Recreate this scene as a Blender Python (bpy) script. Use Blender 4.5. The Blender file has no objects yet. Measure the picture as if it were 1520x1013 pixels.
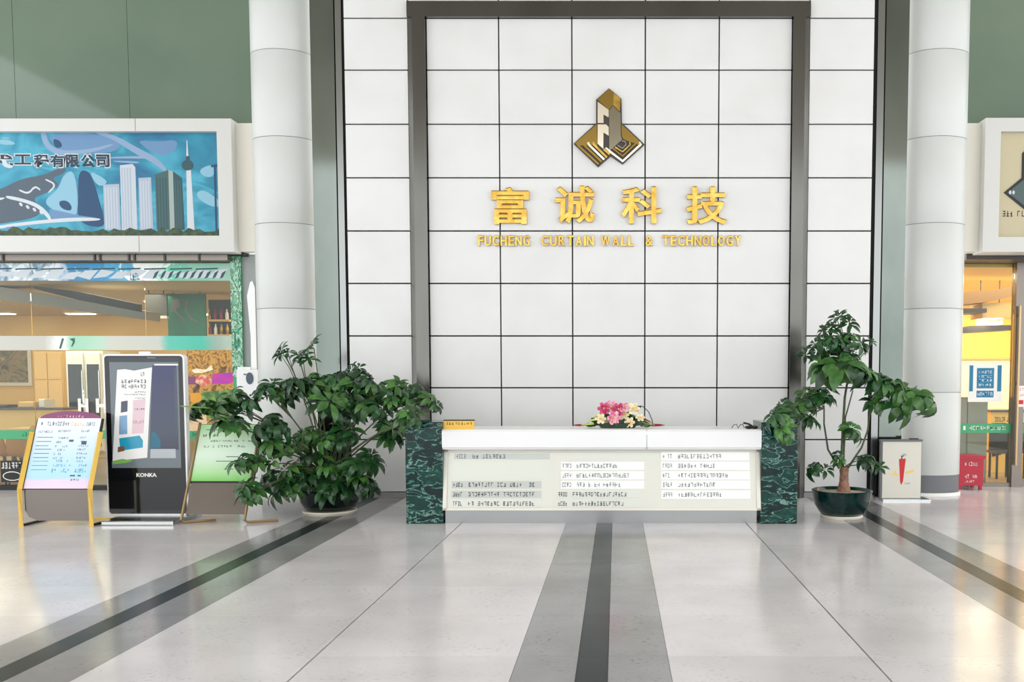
import bpy, math, random
from mathutils import Vector, Matrix
R = math.radians
SC = bpy.context.scene
COL = SC.collection

# ---------------------------------------------------------------- camera, world, exposure
FPX, VPX, CY, PITCH = 1300.0, 915.0, 646.0, R(3.434)
CAMY, EYE = -12.1, 1.6
cam = bpy.data.cameras.new('camera'); cam.sensor_width = 36; cam.lens = 36 * FPX / 1520
cam.shift_x = -(VPX - 760) / 1520; cam.shift_y = (CY - 506.5) / 1520
cam.clip_end = 200
camo = bpy.data.objects.new('camera', cam); COL.objects.link(camo)
camo.location = (0, CAMY, EYE); camo.rotation_euler = (R(90) - PITCH, 0, 0)
SC.camera = camo

world = bpy.data.worlds.new('daylight'); SC.world = world; world.use_nodes = True
bg = world.node_tree.nodes['Background']
bg.inputs['Color'].default_value = (0.95, 0.98, 1.0, 1); bg.inputs['Strength'].default_value = 1.0
vs = SC.view_settings
vs.view_transform = 'Standard'; vs.look = 'None'; vs.gamma = 1; vs.use_curve_mapping = False
vs.exposure = 1.4

def area_light(name, loc, rot, sx, sy, power, color):
    l = bpy.data.lights.new(name, 'AREA'); l.shape = 'RECTANGLE'; l.size = sx; l.size_y = sy
    l.energy = power; l.color = color
    o = bpy.data.objects.new(name, l); COL.objects.link(o); o.location = loc; o.rotation_euler = rot
    return o

# ---------------------------------------------------------------- survey helpers (photo pixel on a known plane -> metres)
_c, _s = math.cos(PITCH), math.sin(PITCH)
def P(px, py, Y=0.0):
    dx = (px - VPX) / FPX; v = (CY - py) / FPX
    t = (Y - CAMY) / (_c + v * _s)
    return dx * t, EYE + (-_s + v * _c) * t
def PX(px, Y=0.0, py=568): return P(px, py, Y)[0]
def PZ(py, Y=0.0): return P(915, py, Y)[1]
def FL(px, py):
    dx = (px - VPX) / FPX; v = (CY - py) / FPX
    t = -EYE / (-_s + v * _c)
    return dx * t, CAMY + (_c + v * _s) * t

# ---------------------------------------------------------------- materials
def lin(c):
    return tuple(((x / 255) / 12.92 if x / 255 <= 0.04045 else ((x / 255 + 0.055) / 1.055) ** 2.4) for x in c) + (1,)
MATS = {}
def mat(name, rgb, rough=0.5, metal=0.0, spec=0.5, noise=None, bump=0.0, emit=0, coat=0, trans=False, emitcol=None):
    """noise = (scale, rgb2, lo, hi[, stretch])"""
    m = bpy.data.materials.new(name); m.use_nodes = True; MATS[name] = m
    nt = m.node_tree; b = nt.nodes['Principled BSDF']
    b.inputs['Base Color'].default_value = lin(rgb); b.inputs['Roughness'].default_value = rough
    b.inputs['Metallic'].default_value = metal; b.inputs['Specular IOR Level'].default_value = spec
    b.inputs['Coat Weight'].default_value = coat; b.inputs['Coat Roughness'].default_value = 0.05
    if emit:
        b.inputs['Emission Color'].default_value = lin(emitcol or rgb); b.inputs['Emission Strength'].default_value = emit
    if noise:
        g = nt.nodes.new('ShaderNodeNewGeometry'); mp = nt.nodes.new('ShaderNodeMapping')
        if len(noise) > 4: mp.inputs['Scale'].default_value = noise[4]
        n = nt.nodes.new('ShaderNodeTexNoise'); n.inputs['Scale'].default_value = noise[0]; n.inputs['Detail'].default_value = 6
        r = nt.nodes.new('ShaderNodeValToRGB')
        r.color_ramp.elements[0].position = noise[2]; r.color_ramp.elements[1].position = noise[3]
        r.color_ramp.elements[0].color = lin(rgb); r.color_ramp.elements[1].color = lin(noise[1])
        nt.links.new(g.outputs['Position'], mp.inputs['Vector']); nt.links.new(mp.outputs['Vector'], n.inputs['Vector'])
        nt.links.new(n.outputs['Fac'], r.inputs['Fac']); nt.links.new(r.outputs['Color'], b.inputs['Base Color'])
        if bump:
            bp = nt.nodes.new('ShaderNodeBump'); bp.inputs['Strength'].default_value = bump; bp.inputs['Distance'].default_value = 0.01
            nt.links.new(n.outputs['Fac'], bp.inputs['Height']); nt.links.new(bp.outputs['Normal'], b.inputs['Normal'])
    return m

def stone(name, rgb, rgb2, speck, amount, rough):
    """polished stone: broad clouding + fine specks + a little tint per slab"""
    m = mat(name, rgb, rough); nt = m.node_tree; L = nt.links.new; b = nt.nodes['Principled BSDF']
    g = nt.nodes.new('ShaderNodeNewGeometry')
    n1 = nt.nodes.new('ShaderNodeTexNoise'); n1.inputs['Scale'].default_value = 1.6; n1.inputs['Detail'].default_value = 5
    r1 = nt.nodes.new('ShaderNodeValToRGB'); r1.color_ramp.elements[0].position = .35; r1.color_ramp.elements[1].position = .7
    r1.color_ramp.elements[0].color = lin(rgb); r1.color_ramp.elements[1].color = lin(rgb2)
    n2 = nt.nodes.new('ShaderNodeTexNoise'); n2.inputs['Scale'].default_value = 55; n2.inputs['Detail'].default_value = 3
    mp = nt.nodes.new('ShaderNodeMapping'); mp.inputs['Scale'].default_value = (.5, 1, 1)
    n3 = nt.nodes.new('ShaderNodeTexNoise'); n3.inputs['Scale'].default_value = 3.0; n3.inputs['Detail'].default_value = 2
    L(g.outputs['Position'], n1.inputs['Vector']); L(g.outputs['Position'], mp.inputs['Vector']); L(mp.outputs[0], n2.inputs['Vector'])
    L(g.outputs['Position'], n3.inputs['Vector'])
    r2 = nt.nodes.new('ShaderNodeValToRGB'); r2.color_ramp.elements[0].position = .58; r2.color_ramp.elements[1].position = .68
    L(n2.outputs['Fac'], r2.inputs['Fac']); L(n1.outputs['Fac'], r1.inputs['Fac'])
    mu = nt.nodes.new('ShaderNodeMath'); mu.operation = 'MULTIPLY'; L(r2.outputs[0], mu.inputs[0])
    r3 = nt.nodes.new('ShaderNodeMapRange'); r3.inputs[1].default_value = .4; r3.inputs[2].default_value = .7; r3.inputs[4].default_value = amount
    L(n3.outputs['Fac'], r3.inputs[0]); L(r3.outputs[0], mu.inputs[1])
    mx = nt.nodes.new('ShaderNodeMix'); mx.data_type = 'RGBA'; mx.inputs['B'].default_value = lin(speck)
    L(mu.outputs[0], mx.inputs['Factor']); L(r1.outputs[0], mx.inputs['A'])
    oi = nt.nodes.new('ShaderNodeObjectInfo'); mr = nt.nodes.new('ShaderNodeMapRange'); mr.inputs[3].default_value = .93; mr.inputs[4].default_value = 1.05
    L(oi.outputs['Random'], mr.inputs[0])
    hs = nt.nodes.new('ShaderNodeHueSaturation'); L(mr.outputs[0], hs.inputs['Value']); L(mx.outputs['Result'], hs.inputs['Color'])
    L(hs.outputs[0], b.inputs['Base Color'])
    # worn patches polish unevenly
    rr = nt.nodes.new('ShaderNodeMapRange'); rr.inputs[3].default_value = rough * .7; rr.inputs[4].default_value = rough * 1.6
    L(n1.outputs['Fac'], rr.inputs[0]); L(rr.outputs[0], b.inputs['Roughness'])
    return m

def marble(name):
    m = mat(name, (6, 62, 52), .12); nt = m.node_tree; L = nt.links.new; b = nt.nodes['Principled BSDF']
    g = nt.nodes.new('ShaderNodeNewGeometry'); mp = nt.nodes.new('ShaderNodeMapping'); mp.inputs['Scale'].default_value = (1.5, 1.5, 3.4); mp.inputs['Rotation'].default_value = (0, R(14), 0)
    n = nt.nodes.new('ShaderNodeTexNoise'); n.inputs['Scale'].default_value = 3.4; n.inputs['Detail'].default_value = 4; n.inputs['Distortion'].default_value = .7
    L(g.outputs['Position'], mp.inputs['Vector']); L(mp.outputs[0], n.inputs['Vector'])
    r = nt.nodes.new('ShaderNodeValToRGB'); e = r.color_ramp.elements
    e[0].position = .33; e[0].color = lin((60, 120, 108)); e[1].position = .76; e[1].color = lin((36, 104, 88))
    for p, c in ((.36, (2, 26, 26)), (.46, (3, 36, 34)), (.5, (6, 60, 50)), (.515, (130, 172, 162)), (.535, (8, 62, 52)), (.6, (4, 46, 40)), (.68, (10, 74, 62))):
        x = e.new(p); x.color = lin(c)
    L(n.outputs['Fac'], r.inputs['Fac']); L(r.outputs[0], b.inputs['Base Color'])
    b.inputs['Specular IOR Level'].default_value = .25
    return m

def ramp_mat(name, axis, stops, rough=.5, noise=0.0, nscale=3.0, emit=0, mode='LINEAR'):
    """printed colour running along a world axis, disturbed by noise: stops = [(pos_m, rgb)]"""
    m = mat(name, stops[0][1], rough); nt = m.node_tree; L = nt.links.new; b = nt.nodes['Principled BSDF']
    g = nt.nodes.new('ShaderNodeNewGeometry'); sp = nt.nodes.new('ShaderNodeSeparateXYZ'); L(g.outputs['Position'], sp.inputs[0])
    lo, hi = stops[0][0], stops[-1][0]
    n = nt.nodes.new('ShaderNodeTexNoise'); n.inputs['Scale'].default_value = nscale; n.inputs['Detail'].default_value = 3; n.inputs['Distortion'].default_value = 1.5
    L(g.outputs['Position'], n.inputs['Vector'])
    ma = nt.nodes.new('ShaderNodeMath'); ma.operation = 'MULTIPLY_ADD'; ma.inputs[1].default_value = noise * 2; ma.inputs[2].default_value = -noise
    L(n.outputs['Fac'], ma.inputs[0])
    ad = nt.nodes.new('ShaderNodeMath'); ad.operation = 'ADD'; L(sp.outputs[axis], ad.inputs[0]); L(ma.outputs[0], ad.inputs[1])
    mr = nt.nodes.new('ShaderNodeMapRange'); mr.inputs[1].default_value = lo; mr.inputs[2].default_value = hi; L(ad.outputs[0], mr.inputs[0])
    r = nt.nodes.new('ShaderNodeValToRGB'); r.color_ramp.interpolation = mode; e = r.color_ramp.elements
    e[0].position = 0; e[0].color = lin(stops[0][1]); e[1].position = 1; e[1].color = lin(stops[-1][1])
    for p, c in stops[1:-1]:
        x = e.new((p - lo) / (hi - lo)); x.color = lin(c)
    L(mr.outputs[0], r.inputs['Fac']); L(r.outputs[0], b.inputs['Base Color'])
    if emit:
        L(r.outputs[0], b.inputs['Emission Color']); b.inputs['Emission Strength'].default_value = emit
    return m

def noise_print(name, stops, scale, rough=.4, stretch=(1, 1, 1), emit=0, mode='LINEAR', dist=1.0, detail=3):
    m = mat(name, stops[0][1], rough); nt = m.node_tree; L = nt.links.new; b = nt.nodes['Principled BSDF']
    g = nt.nodes.new('ShaderNodeNewGeometry'); mp = nt.nodes.new('ShaderNodeMapping'); mp.inputs['Scale'].default_value = stretch
    n = nt.nodes.new('ShaderNodeTexNoise'); n.inputs['Scale'].default_value = scale; n.inputs['Distortion'].default_value = dist; n.inputs['Detail'].default_value = detail
    L(g.outputs['Position'], mp.inputs['Vector']); L(mp.outputs[0], n.inputs['Vector'])
    r = nt.nodes.new('ShaderNodeValToRGB'); r.color_ramp.interpolation = mode; e = r.color_ramp.elements
    e[0].position = stops[0][0]; e[0].color = lin(stops[0][1]); e[1].position = stops[-1][0]; e[1].color = lin(stops[-1][1])
    for p, c in stops[1:-1]:
        x = e.new(p); x.color = lin(c)
    L(n.outputs['Fac'], r.inputs['Fac']); L(r.outputs[0], b.inputs['Base Color'])
    if emit:
        L(r.outputs[0], b.inputs['Emission Color']); b.inputs['Emission Strength'].default_value = emit
    return m

def glass_mat(name, tint, gloss):
    m = bpy.data.materials.new(name); m.use_nodes = True; nt = m.node_tree; nt.nodes.clear(); L = nt.links.new
    out = nt.nodes.new('ShaderNodeOutputMaterial'); t = nt.nodes.new('ShaderNodeBsdfTransparent'); gl = nt.nodes.new('ShaderNodeBsdfGlossy')
    t.inputs[0].default_value = lin(tint); gl.inputs['Roughness'].default_value = .02
    fr = nt.nodes.new('ShaderNodeFresnel'); fr.inputs[0].default_value = gloss
    mx = nt.nodes.new('ShaderNodeMixShader'); L(fr.outputs[0], mx.inputs[0]); L(t.outputs[0], mx.inputs[1]); L(gl.outputs[0], mx.inputs[2]); L(mx.outputs[0], out.inputs[0])
    MATS[name] = m; return m

def leaf_mat(name, rgb, rgb2):
    m = mat(name, rgb, .32, noise=(9, rgb2, .35, .65)); nt = m.node_tree; b = nt.nodes['Principled BSDF']
    src = b.inputs['Base Color'].links[0].from_socket
    oi = nt.nodes.new('ShaderNodeObjectInfo'); mr = nt.nodes.new('ShaderNodeMapRange'); mr.inputs[3].default_value = .6; mr.inputs[4].default_value = 1.45
    nt.links.new(oi.outputs['Random'], mr.inputs[0])
    hs = nt.nodes.new('ShaderNodeHueSaturation'); nt.links.new(mr.outputs[0], hs.inputs['Value']); nt.links.new(src, hs.inputs['Color'])
    nt.links.new(hs.outputs[0], b.inputs['Base Color'])
    return m

stone('floor_light', (220, 215, 217), (204, 200, 202), (126, 124, 124), .6, .13)
stone('floor_grey', (150, 149, 149), (132, 131, 131), (70, 70, 70), .8, .13)
stone('floor_dark', (34, 44, 45), (26, 35, 36), (60, 66, 66), .3, .2)
MATS['floor_dark'].node_tree.nodes['Principled BSDF'].inputs['Specular IOR Level'].default_value = .12
for _n in ('floor_light', 'floor_grey'): MATS[_n].node_tree.nodes['Principled BSDF'].inputs['Specular IOR Level'].default_value = .38
mat('joint_dark', (22, 22, 22), .7)
mat('panel_white', (222, 222, 221), .28, noise=(1.3, (216, 215, 213), .4, .7))
mat('column_white', (205, 207, 204), .33, noise=(.8, (199, 201, 197), .4, .7))
mat('gap_black', (14, 14, 14), .8)
mat('steel_frame', (108, 107, 103), .18, 1.0, noise=(.7, (90, 89, 84), .35, .7, (1, 1, .4)))
mat('steel_mirror', (122, 128, 122), .09, 1.0, noise=(.6, (92, 100, 94), .35, .7, (1, 1, .5)))
mat('steel_bright', (200, 202, 202), .2, 1.0)
mat('steel_strip', (138, 140, 138), .22, 1.0)
mat('steel_base', (150, 150, 150), .28, 1.0)
mat('green_glass', (94, 114, 98), .06, 0, .6, noise=(.35, (110, 126, 108), .35, .7))
mat('skirting', (150, 150, 150), .3)
mat('ceiling_tan', (184, 178, 166), .7)
mat('sign_white', (202, 201, 197), .3)
mat('white_paint', (238, 238, 238), .25)
mat('cream_paint', (222, 218, 206), .35)
mat('board_cream', (232, 230, 220), .4)
mat('dark_brown', (62, 54, 50), .4)
mat('brown_metal', (128, 120, 112), .3, .6)
mat('black_gloss', (16, 18, 20), .08)
mat('black_matt', (24, 24, 25), .55)
mat('ink', (34, 34, 36), .6)
mat('ink_grey', (110, 112, 116), .6)
mat('gold', (200, 168, 88), .2, 1.0, noise=(9, (178, 138, 62), .35, .65), bump=.35)
mat('gold_dark', (142, 116, 58), .25, 1.0)
mat('gold_grey', (138, 130, 112), .2, 1.0)
mat('gold_pale', (250, 240, 222), .14, 1.0)
mat('gold_paint', (226, 186, 84), .3, .35)
mat('bronze', (176, 150, 112), .3, .8)
marble('green_marble')
glass_mat('clear_glass', (242, 246, 242), 1.36)
glass_mat('board_glass', (255, 255, 255), 1.22)
leaf_mat('leaf_dark', (16, 54, 24), (36, 82, 36))
leaf_mat('leaf_mid', (38, 82, 32), (70, 114, 48))
leaf_mat('leaf_pale', (104, 160, 58), (146, 192, 86))
mat('bark_green', (58, 74, 42), .6, noise=(30, (84, 88, 58), .4, .6))
mat('bark_brown', (122, 84, 66), .6, noise=(25, (150, 108, 86), .4, .6), bump=.3)
mat('pot_glaze', (8, 36, 34), .1, noise=(7, (14, 58, 54), .4, .7))
mat('pot_black', (10, 24, 20), .16)
mat('saucer', (232, 224, 206), .35)
mat('pebbles', (206, 194, 172), .6, noise=(60, (140, 126, 106), .4, .6), bump=.6)
mat('red_box', (176, 14, 44), .3)
mat('red_print', (206, 30, 34), .5)
mat('yellow_print', (240, 206, 110), .5)
mat('shop_wall', (226, 190, 116), .6, noise=(.6, (214, 172, 92), .4, .7))
mat('shop_wall_yellow', (246, 206, 108), .6)
mat('shop_ceiling', (196, 178, 140), .7)
mat('shop_floor', (150, 132, 112), .35)
mat('shop_white', (238, 236, 230), .5)
mat('shop_grey', (150, 156, 152), .5)
mat('lamp_glow', (255, 244, 220), .5, emit=6)
mat('orange_shell', (222, 146, 60), .4)
mat('table_wood', (214, 176, 110), .4)
mat('mauve', (132, 72, 112), .5)
mat('cyan_print', (34, 152, 186), .5)
mat('teal_print', (26, 120, 160), .5)
mat('green_board', (14, 106, 76), .5, noise=(2, (20, 122, 92), .4, .6))
mat('green_film', (60, 160, 108), .35)
mat('pink', (226, 120, 160), .5, noise=(22, (246, 206, 214), .42, .62))
mat('magenta', (190, 40, 96), .5, noise=(20, (222, 96, 146), .4, .6))
mat('petal_cream', (244, 236, 206), .5, noise=(24, (236, 210, 150), .45, .65))
mat('lily_pale', (186, 206, 96), .45, noise=(16, (222, 226, 150), .4, .6))
mat('crimson', (140, 20, 52), .5)
mat('wicker', (44, 66, 52), .6)
mat('yellow_card', (236, 188, 78), .5)

# ---------------------------------------------------------------- mesh builder
def wloc(o):
    v = Vector((0, 0, 0))
    while o is not None: v += o.location; o = o.parent
    return v
class B:
    def __init__(s): s.v = []; s.f = []; s.sm = False
    def add(s, vs, fs):
        n = len(s.v); s.v += [tuple(p) for p in vs]; s.f += [tuple(i + n for i in f) for f in fs]; return s
    def box(s, x0, x1, y0, y1, z0, z1, ch=0.0):
        if ch:
            c = ch; ring = lambda x0, x1, z0, z1, y: [(x0, y, z0), (x1, y, z0), (x1, y, z1), (x0, y, z1)]
            v = ring(x0 + c, x1 - c, z0 + c, z1 - c, y0) + ring(x0, x1, z0, z1, y0 + c) + ring(x0, x1, z0, z1, y1)
            f = [(0, 1, 2, 3), (11, 10, 9, 8)]
            for k in (0, 4):
                for i in range(4):
                    j = (i + 1) % 4; f.append((k + i, k + 4 + i, k + 4 + j, k + j))
            return s.add(v, f)
        v = [(x0, y0, z0), (x1, y0, z0), (x1, y1, z0), (x0, y1, z0), (x0, y0, z1), (x1, y0, z1), (x1, y1, z1), (x0, y1, z1)]
        return s.add(v, [(0, 3, 2, 1), (4, 5, 6, 7), (0, 1, 5, 4), (1, 2, 6, 5), (2, 3, 7, 6), (3, 0, 4, 7)])
    def prism(s, pts, y0, y1):
        """polygon (x,z) pushed from y0 (front) to y1"""
        n = len(pts); v = [(x, y0, z) for x, z in pts] + [(x, y1, z) for x, z in pts]
        return s.add(v, [tuple(range(n)), tuple(range(2 * n - 1, n - 1, -1))] + [(i, n + i, n + (i + 1) % n, (i + 1) % n) for i in range(n)])
    def tube(s, pts, r, n=6, r1=None, cap=True):
        pts = [Vector(p) for p in pts]; N = len(pts); rings = []
        ref = Vector((0, 0, 1))
        for i, p in enumerate(pts):
            t = (pts[min(i + 1, N - 1)] - pts[max(i - 1, 0)]).normalized()
            a = t.cross(ref)
            if a.length < 1e-3: a = t.cross(Vector((1, 0, 0)))
            a.normalize(); b = t.cross(a)
            rr = r if r1 is None else r + (r1 - r) * i / max(1, N - 1)
            rings += [p + (a * math.cos(2 * math.pi * k / n) + b * math.sin(2 * math.pi * k / n)) * rr for k in range(n)]
        f = []
        for i in range(N - 1):
            for k in range(n):
                k2 = (k + 1) % n; f.append((i * n + k, i * n + k2, (i + 1) * n + k2, (i + 1) * n + k))
        if cap: f += [tuple(range(n - 1, -1, -1)), tuple((N - 1) * n + k for k in range(n))]
        return s.add(rings, f)
    def lathe(s, prof, cx, cy, n=32, sy=1.0, a0=0, a1=2 * math.pi, cap=False):
        full = abs(a1 - a0 - 2 * math.pi) < 1e-6; m = n if full else n + 1; v = []
        for r, z in prof:
            for k in range(m):
                a = a0 + (a1 - a0) * k / n; v.append((cx + r * math.cos(a), cy + r * sy * math.sin(a), z))
        f = []
        for i in range(len(prof) - 1):
            for k in range(n):
                k2 = (k + 1) % m; f.append((i * m + k, i * m + k2, (i + 1) * m + k2, (i + 1) * m + k))
        if cap: f += [tuple(range(m - 1, -1, -1)), tuple((len(prof) - 1) * m + k for k in range(m))]
        s.sm = True
        return s.add(v, f)
    def ball(s, c, rx, ry, rz, nu=12, nv=8):
        v = [(c[0], c[1], c[2] - rz)]
        for j in range(1, nv):
            t = math.pi * j / nv
            for k in range(nu):
                a = 2 * math.pi * k / nu; v.append((c[0] + rx * math.sin(t) * math.cos(a), c[1] + ry * math.sin(t) * math.sin(a), c[2] - rz * math.cos(t)))
        v.append((c[0], c[1], c[2] + rz)); f = []
        for k in range(nu): f.append((0, 1 + (k + 1) % nu, 1 + k))
        for j in range(nv - 2):
            for k in range(nu):
                k2 = (k + 1) % nu; a = 1 + j * nu; f.append((a + k, a + k2, a + nu + k2, a + nu + k))
        a = 1 + (nv - 2) * nu; l = len(v) - 1
        for k in range(nu): f.append((a + k, a + (k + 1) % nu, l))
        s.sm = True
        return s.add(v, f)
    def build(s, name, material, parent=None, smooth=None):
        if parent is not None: o0 = wloc(parent)
        else:
            xs = [p[0] for p in s.v]; ys = [p[1] for p in s.v]; zs = [p[2] for p in s.v]
            o0 = Vector(((min(xs) + max(xs)) / 2, (min(ys) + max(ys)) / 2, min(zs)))
        me = bpy.data.meshes.new(name); me.from_pydata([(x - o0.x, y - o0.y, z - o0.z) for x, y, z in s.v], [], s.f); me.update()
        me.materials.append(MATS[material] if isinstance(material, str) else material)
        if s.sm if smooth is None else smooth:
            me.shade_smooth()
            try: me.set_sharp_from_angle(angle=R(40))
            except Exception: pass
        o = bpy.data.objects.new(name, me); COL.objects.link(o)
        if parent is not None: o.parent = parent
        else: o.location = o0
        return o
def tag(o, label, cat, group=None):
    o['label'] = label; o['category'] = cat
    if group: o['group'] = group
    return o
def thing(name, loc, label=None, cat=None, group=None):
    o = bpy.data.objects.new(name, None); o.empty_display_size = .1; COL.objects.link(o); o.location = loc
    if label: tag(o, label, cat, group)
    return o
def struct(o): o['kind'] = 'structure'; return o
def structure(name, loc=(0, 0, 0)):
    return struct(thing(name, loc))
CACHE = {}
def piece(name, x0, x1, y0, y1, z0, z1, material, parent, ch=0.0):
    """box piece sharing mesh data with every other of the same size and material"""
    key = (name, round(x1 - x0, 4), round(y1 - y0, 4), round(z1 - z0, 4), material, ch)
    if key not in CACHE:
        hx, hy, hz = (x1 - x0) / 2, (y1 - y0) / 2, (z1 - z0) / 2
        b = B().box(-hx, hx, -hy, hy, -hz, hz, ch)
        me = bpy.data.meshes.new(name); me.from_pydata(b.v, [], b.f); me.update(); me.materials.append(MATS[material]); CACHE[key] = me
    o = bpy.data.objects.new(name, CACHE[key]); COL.objects.link(o); o.parent = parent
    o.location = Vector(((x0 + x1) / 2, (y0 + y1) / 2, (z0 + z1) / 2)) - wloc(parent)
    return o

class Pl:
    """a printed plane: origin (bottom left), unit vectors u and v, normal towards the viewer; size w,h in metres"""
    def __init__(s, bl, br, tl):
        s.o = Vector(bl); u = Vector(br) - s.o; v = Vector(tl) - s.o; s.w = u.length; s.h = v.length
        s.u = u.normalized(); s.v = v.normalized(); s.n = s.u.cross(s.v).normalized()
    def p(s, a, b, off=0): return s.o + s.u * a + s.v * b + s.n * off
    def poly(s, bl, pts, off=.001, th=0):
        """pts in fractions of w,h; th gives real thickness"""
        n = len(pts); v = [s.p(a * s.w, b * s.h, off + th) for a, b in pts]
        if th:
            v += [s.p(a * s.w, b * s.h, off) for a, b in pts]
            return bl.add(v, [tuple(range(n))] + [(i, n + i, n + (i + 1) % n, (i + 1) % n) for i in range(n)])
        return bl.add(v, [tuple(range(n))])
    def rect(s, bl, a0, a1, b0, b1, off=.001, th=0): return s.poly(bl, [(a0, b0), (a1, b0), (a1, b1), (a0, b1)], off, th)
    def marks(s, bl, a0, a1, b0, b1, n, rnd, off=.002, dens=1.0):
        """a row of n small illegible characters made of strokes"""
        cw = (a1 - a0) / n; h = b1 - b0
        for i in range(n):
            if rnd.random() > dens: continue
            x = a0 + i * cw; w = cw * .78
            for k in range(rnd.randint(1, 3)):
                y = b0 + h * rnd.choice((0.02, .4, .82)); s.rect(bl, x + w * rnd.uniform(0, .2), x + w * rnd.uniform(.7, 1), y, y + h * .16, off)
            for k in range(rnd.randint(1, 2)):
                q = x + w * rnd.choice((.05, .4, .75)); s.rect(bl, q, q + w * .2, b0 + h * rnd.uniform(0, .15), b0 + h * rnd.uniform(.75, 1), off)
        return bl
def front_plane(x0, x1, z0, z1, y): return Pl((x0, y, z0), (x1, y, z0), (x0, y, z1))

def text_part(name, body, pl, a0, a1, b0, b1, th, material, parent, off=.001, bold=0.0, bevel=0.0, shear=0.0):
    """lettering fitted to a rectangle (fractions of the plane)"""
    c = bpy.data.curves.new('txt', 'FONT'); c.body = body; c.extrude = .5; c.offset = bold; c.resolution_u = 3; c.shear = shear
    if bevel: c.bevel_depth = bevel; c.bevel_resolution = 0
    t = bpy.data.objects.new('txt', c); COL.objects.link(t)
    me0 = bpy.data.meshes.new_from_object(t.evaluated_get(bpy.context.evaluated_depsgraph_get()))
    vs_ = [v.co.copy() for v in me0.vertices]; fs = [tuple(p.vertices) for p in me0.polygons]
    bpy.data.objects.remove(t); bpy.data.curves.remove(c); bpy.data.meshes.remove(me0)
    x0 = min(v.x for v in vs_); x1 = max(v.x for v in vs_); y0 = min(v.y for v in vs_); y1 = max(v.y for v in vs_)
    z0 = min(v.z for v in vs_); z1 = max(v.z for v in vs_)
    b = B(); W, H = (a1 - a0) * pl.w, (b1 - b0) * pl.h
    b.add([pl.p(a0 * pl.w + (v.x - x0) / (x1 - x0) * W, b0 * pl.h + (v.y - y0) / (y1 - y0) * H, off + (v.z - z0) / (z1 - z0) * th) for v in vs_], fs)
    return b.build(name, material, parent, smooth=False)

HTOP = 9.0
# ================================================================ FLOOR
FY0, FY1 = -9.0, 0.9
fb = B()
fb.box(-12, 12, FY0, FY1, -.12, -.02)
floor = struct(fb.build('floor', 'joint_dark'))
rows = [FY1 - i * .885 for i in range(20) if FY1 - i * .885 > FY0 - .01]
rows[-1] = FY0 if rows[-1] - FY0 < .3 else rows[-1]
if rows[-1] > FY0: rows.append(FY0)
G = .0012; GW = .006     # half gaps
cols = []
def span(a, b, m, n): 
    for i in range(n): cols.append((a + (b - a) * i / n + G, a + (b - a) * (i + 1) / n - G, m))
span(-10.77, -3.75, 'floor_light', 6); cols.append((-3.75 + G, -3.455 - G, 'floor_grey')); cols.append((-3.455 + G, -3.285 - G, 'floor_dark'))
cols.append((-3.285 + G, -2.925 - G, 'floor_grey')); cols.append((-2.925 + G, -1.762 - GW, 'floor_light')); cols.append((-1.762 + GW, -.575 - G, 'floor_light'))
cols.append((-.575 + G, -.223 - G, 'floor_grey')); cols.append((-.223 + G, -.047 - G, 'floor_dark')); cols.append((-.047 + G, .30 - G, 'floor_grey'))
cols.append((.30 + G, 1.475 - GW, 'floor_light')); cols.append((1.475 + GW, 2.64 - G, 'floor_light')); cols.append((2.64 + G, 2.96 - G, 'floor_grey'))
cols.append((2.96 + G, 3.13 - G, 'floor_dark')); cols.append((3.13 + G, 3.45 - G, 'floor_grey')); span(3.45, 9.3, 'floor_light', 5)
for i in range(len(rows) - 1):
    for x0, x1, m in cols:
        piece('slab', x0, x1, rows[i + 1] + G, rows[i] - G, -.02, 0, m, floor)
near = B().box(-12, 12, -22, FY0, -.12, 0).build('floor', 'floor_light'); struct(near)

# ================================================================ MAIN WALL
wall = struct(B().box(PX(506, 0, 300), PX(1300, 0, 300), .035, .25, 0, HTOP).build('wall_back', 'gap_black'))
ZR = [0.075] + [PZ(v) for v in (653, 576, 499, 421, 343, 264, 184.5, 104, 27)]
ZR += [ZR[-1] + .72, ZR[-1] + 1.44, HTOP]
g = .009
xi = [PX(v, 0, 300) for v in (635.5, 742, 849.5, 957.5, 1066, 1173.5)]
xo = [PX(514, 0, 300), PX(609, 0, 300), PX(1198.5, 0, 300), PX(1294.5, 0, 300)]
ztop_in, ztop_out = PZ(27.5), PZ(4.5)
for r in range(len(ZR) - 1):
    z0, z1 = ZR[r] + g, ZR[r + 1] - g
    for a, b in ((xo[0], xo[1]), (xo[2], xo[3])): piece('panel', a + g, b - g, 0, .05, z0, z1, 'panel_white', wall, .003)
    if z0 < ztop_in - .05:
        for k in range(5): piece('panel', xi[k] + g, xi[k + 1] - g, 0, .05, z0, z1, 'panel_white', wall, .003)
for a, b, in zip([xo[1]] + xi[1:5], xi[1:5] + [xo[2]]):
    for z0, z1 in ((ztop_out, ZR[10]), (ZR[10], ZR[11]), (ZR[11], HTOP)): piece('panel', a + g, b - g, 0, .05, z0 + g, z1 - g, 'panel_white', wall, .003)
piece('skirting_strip', xo[0], xo[1], -.012, .05, 0, ZR[0], 'skirting', wall); piece('skirting_strip', xo[2], xo[3], -.012, .05, 0, ZR[0], 'skirting', wall)
piece('skirting_strip', xi[0], xi[5], -.012, .05, 0, ZR[0], 'skirting', wall)

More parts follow.
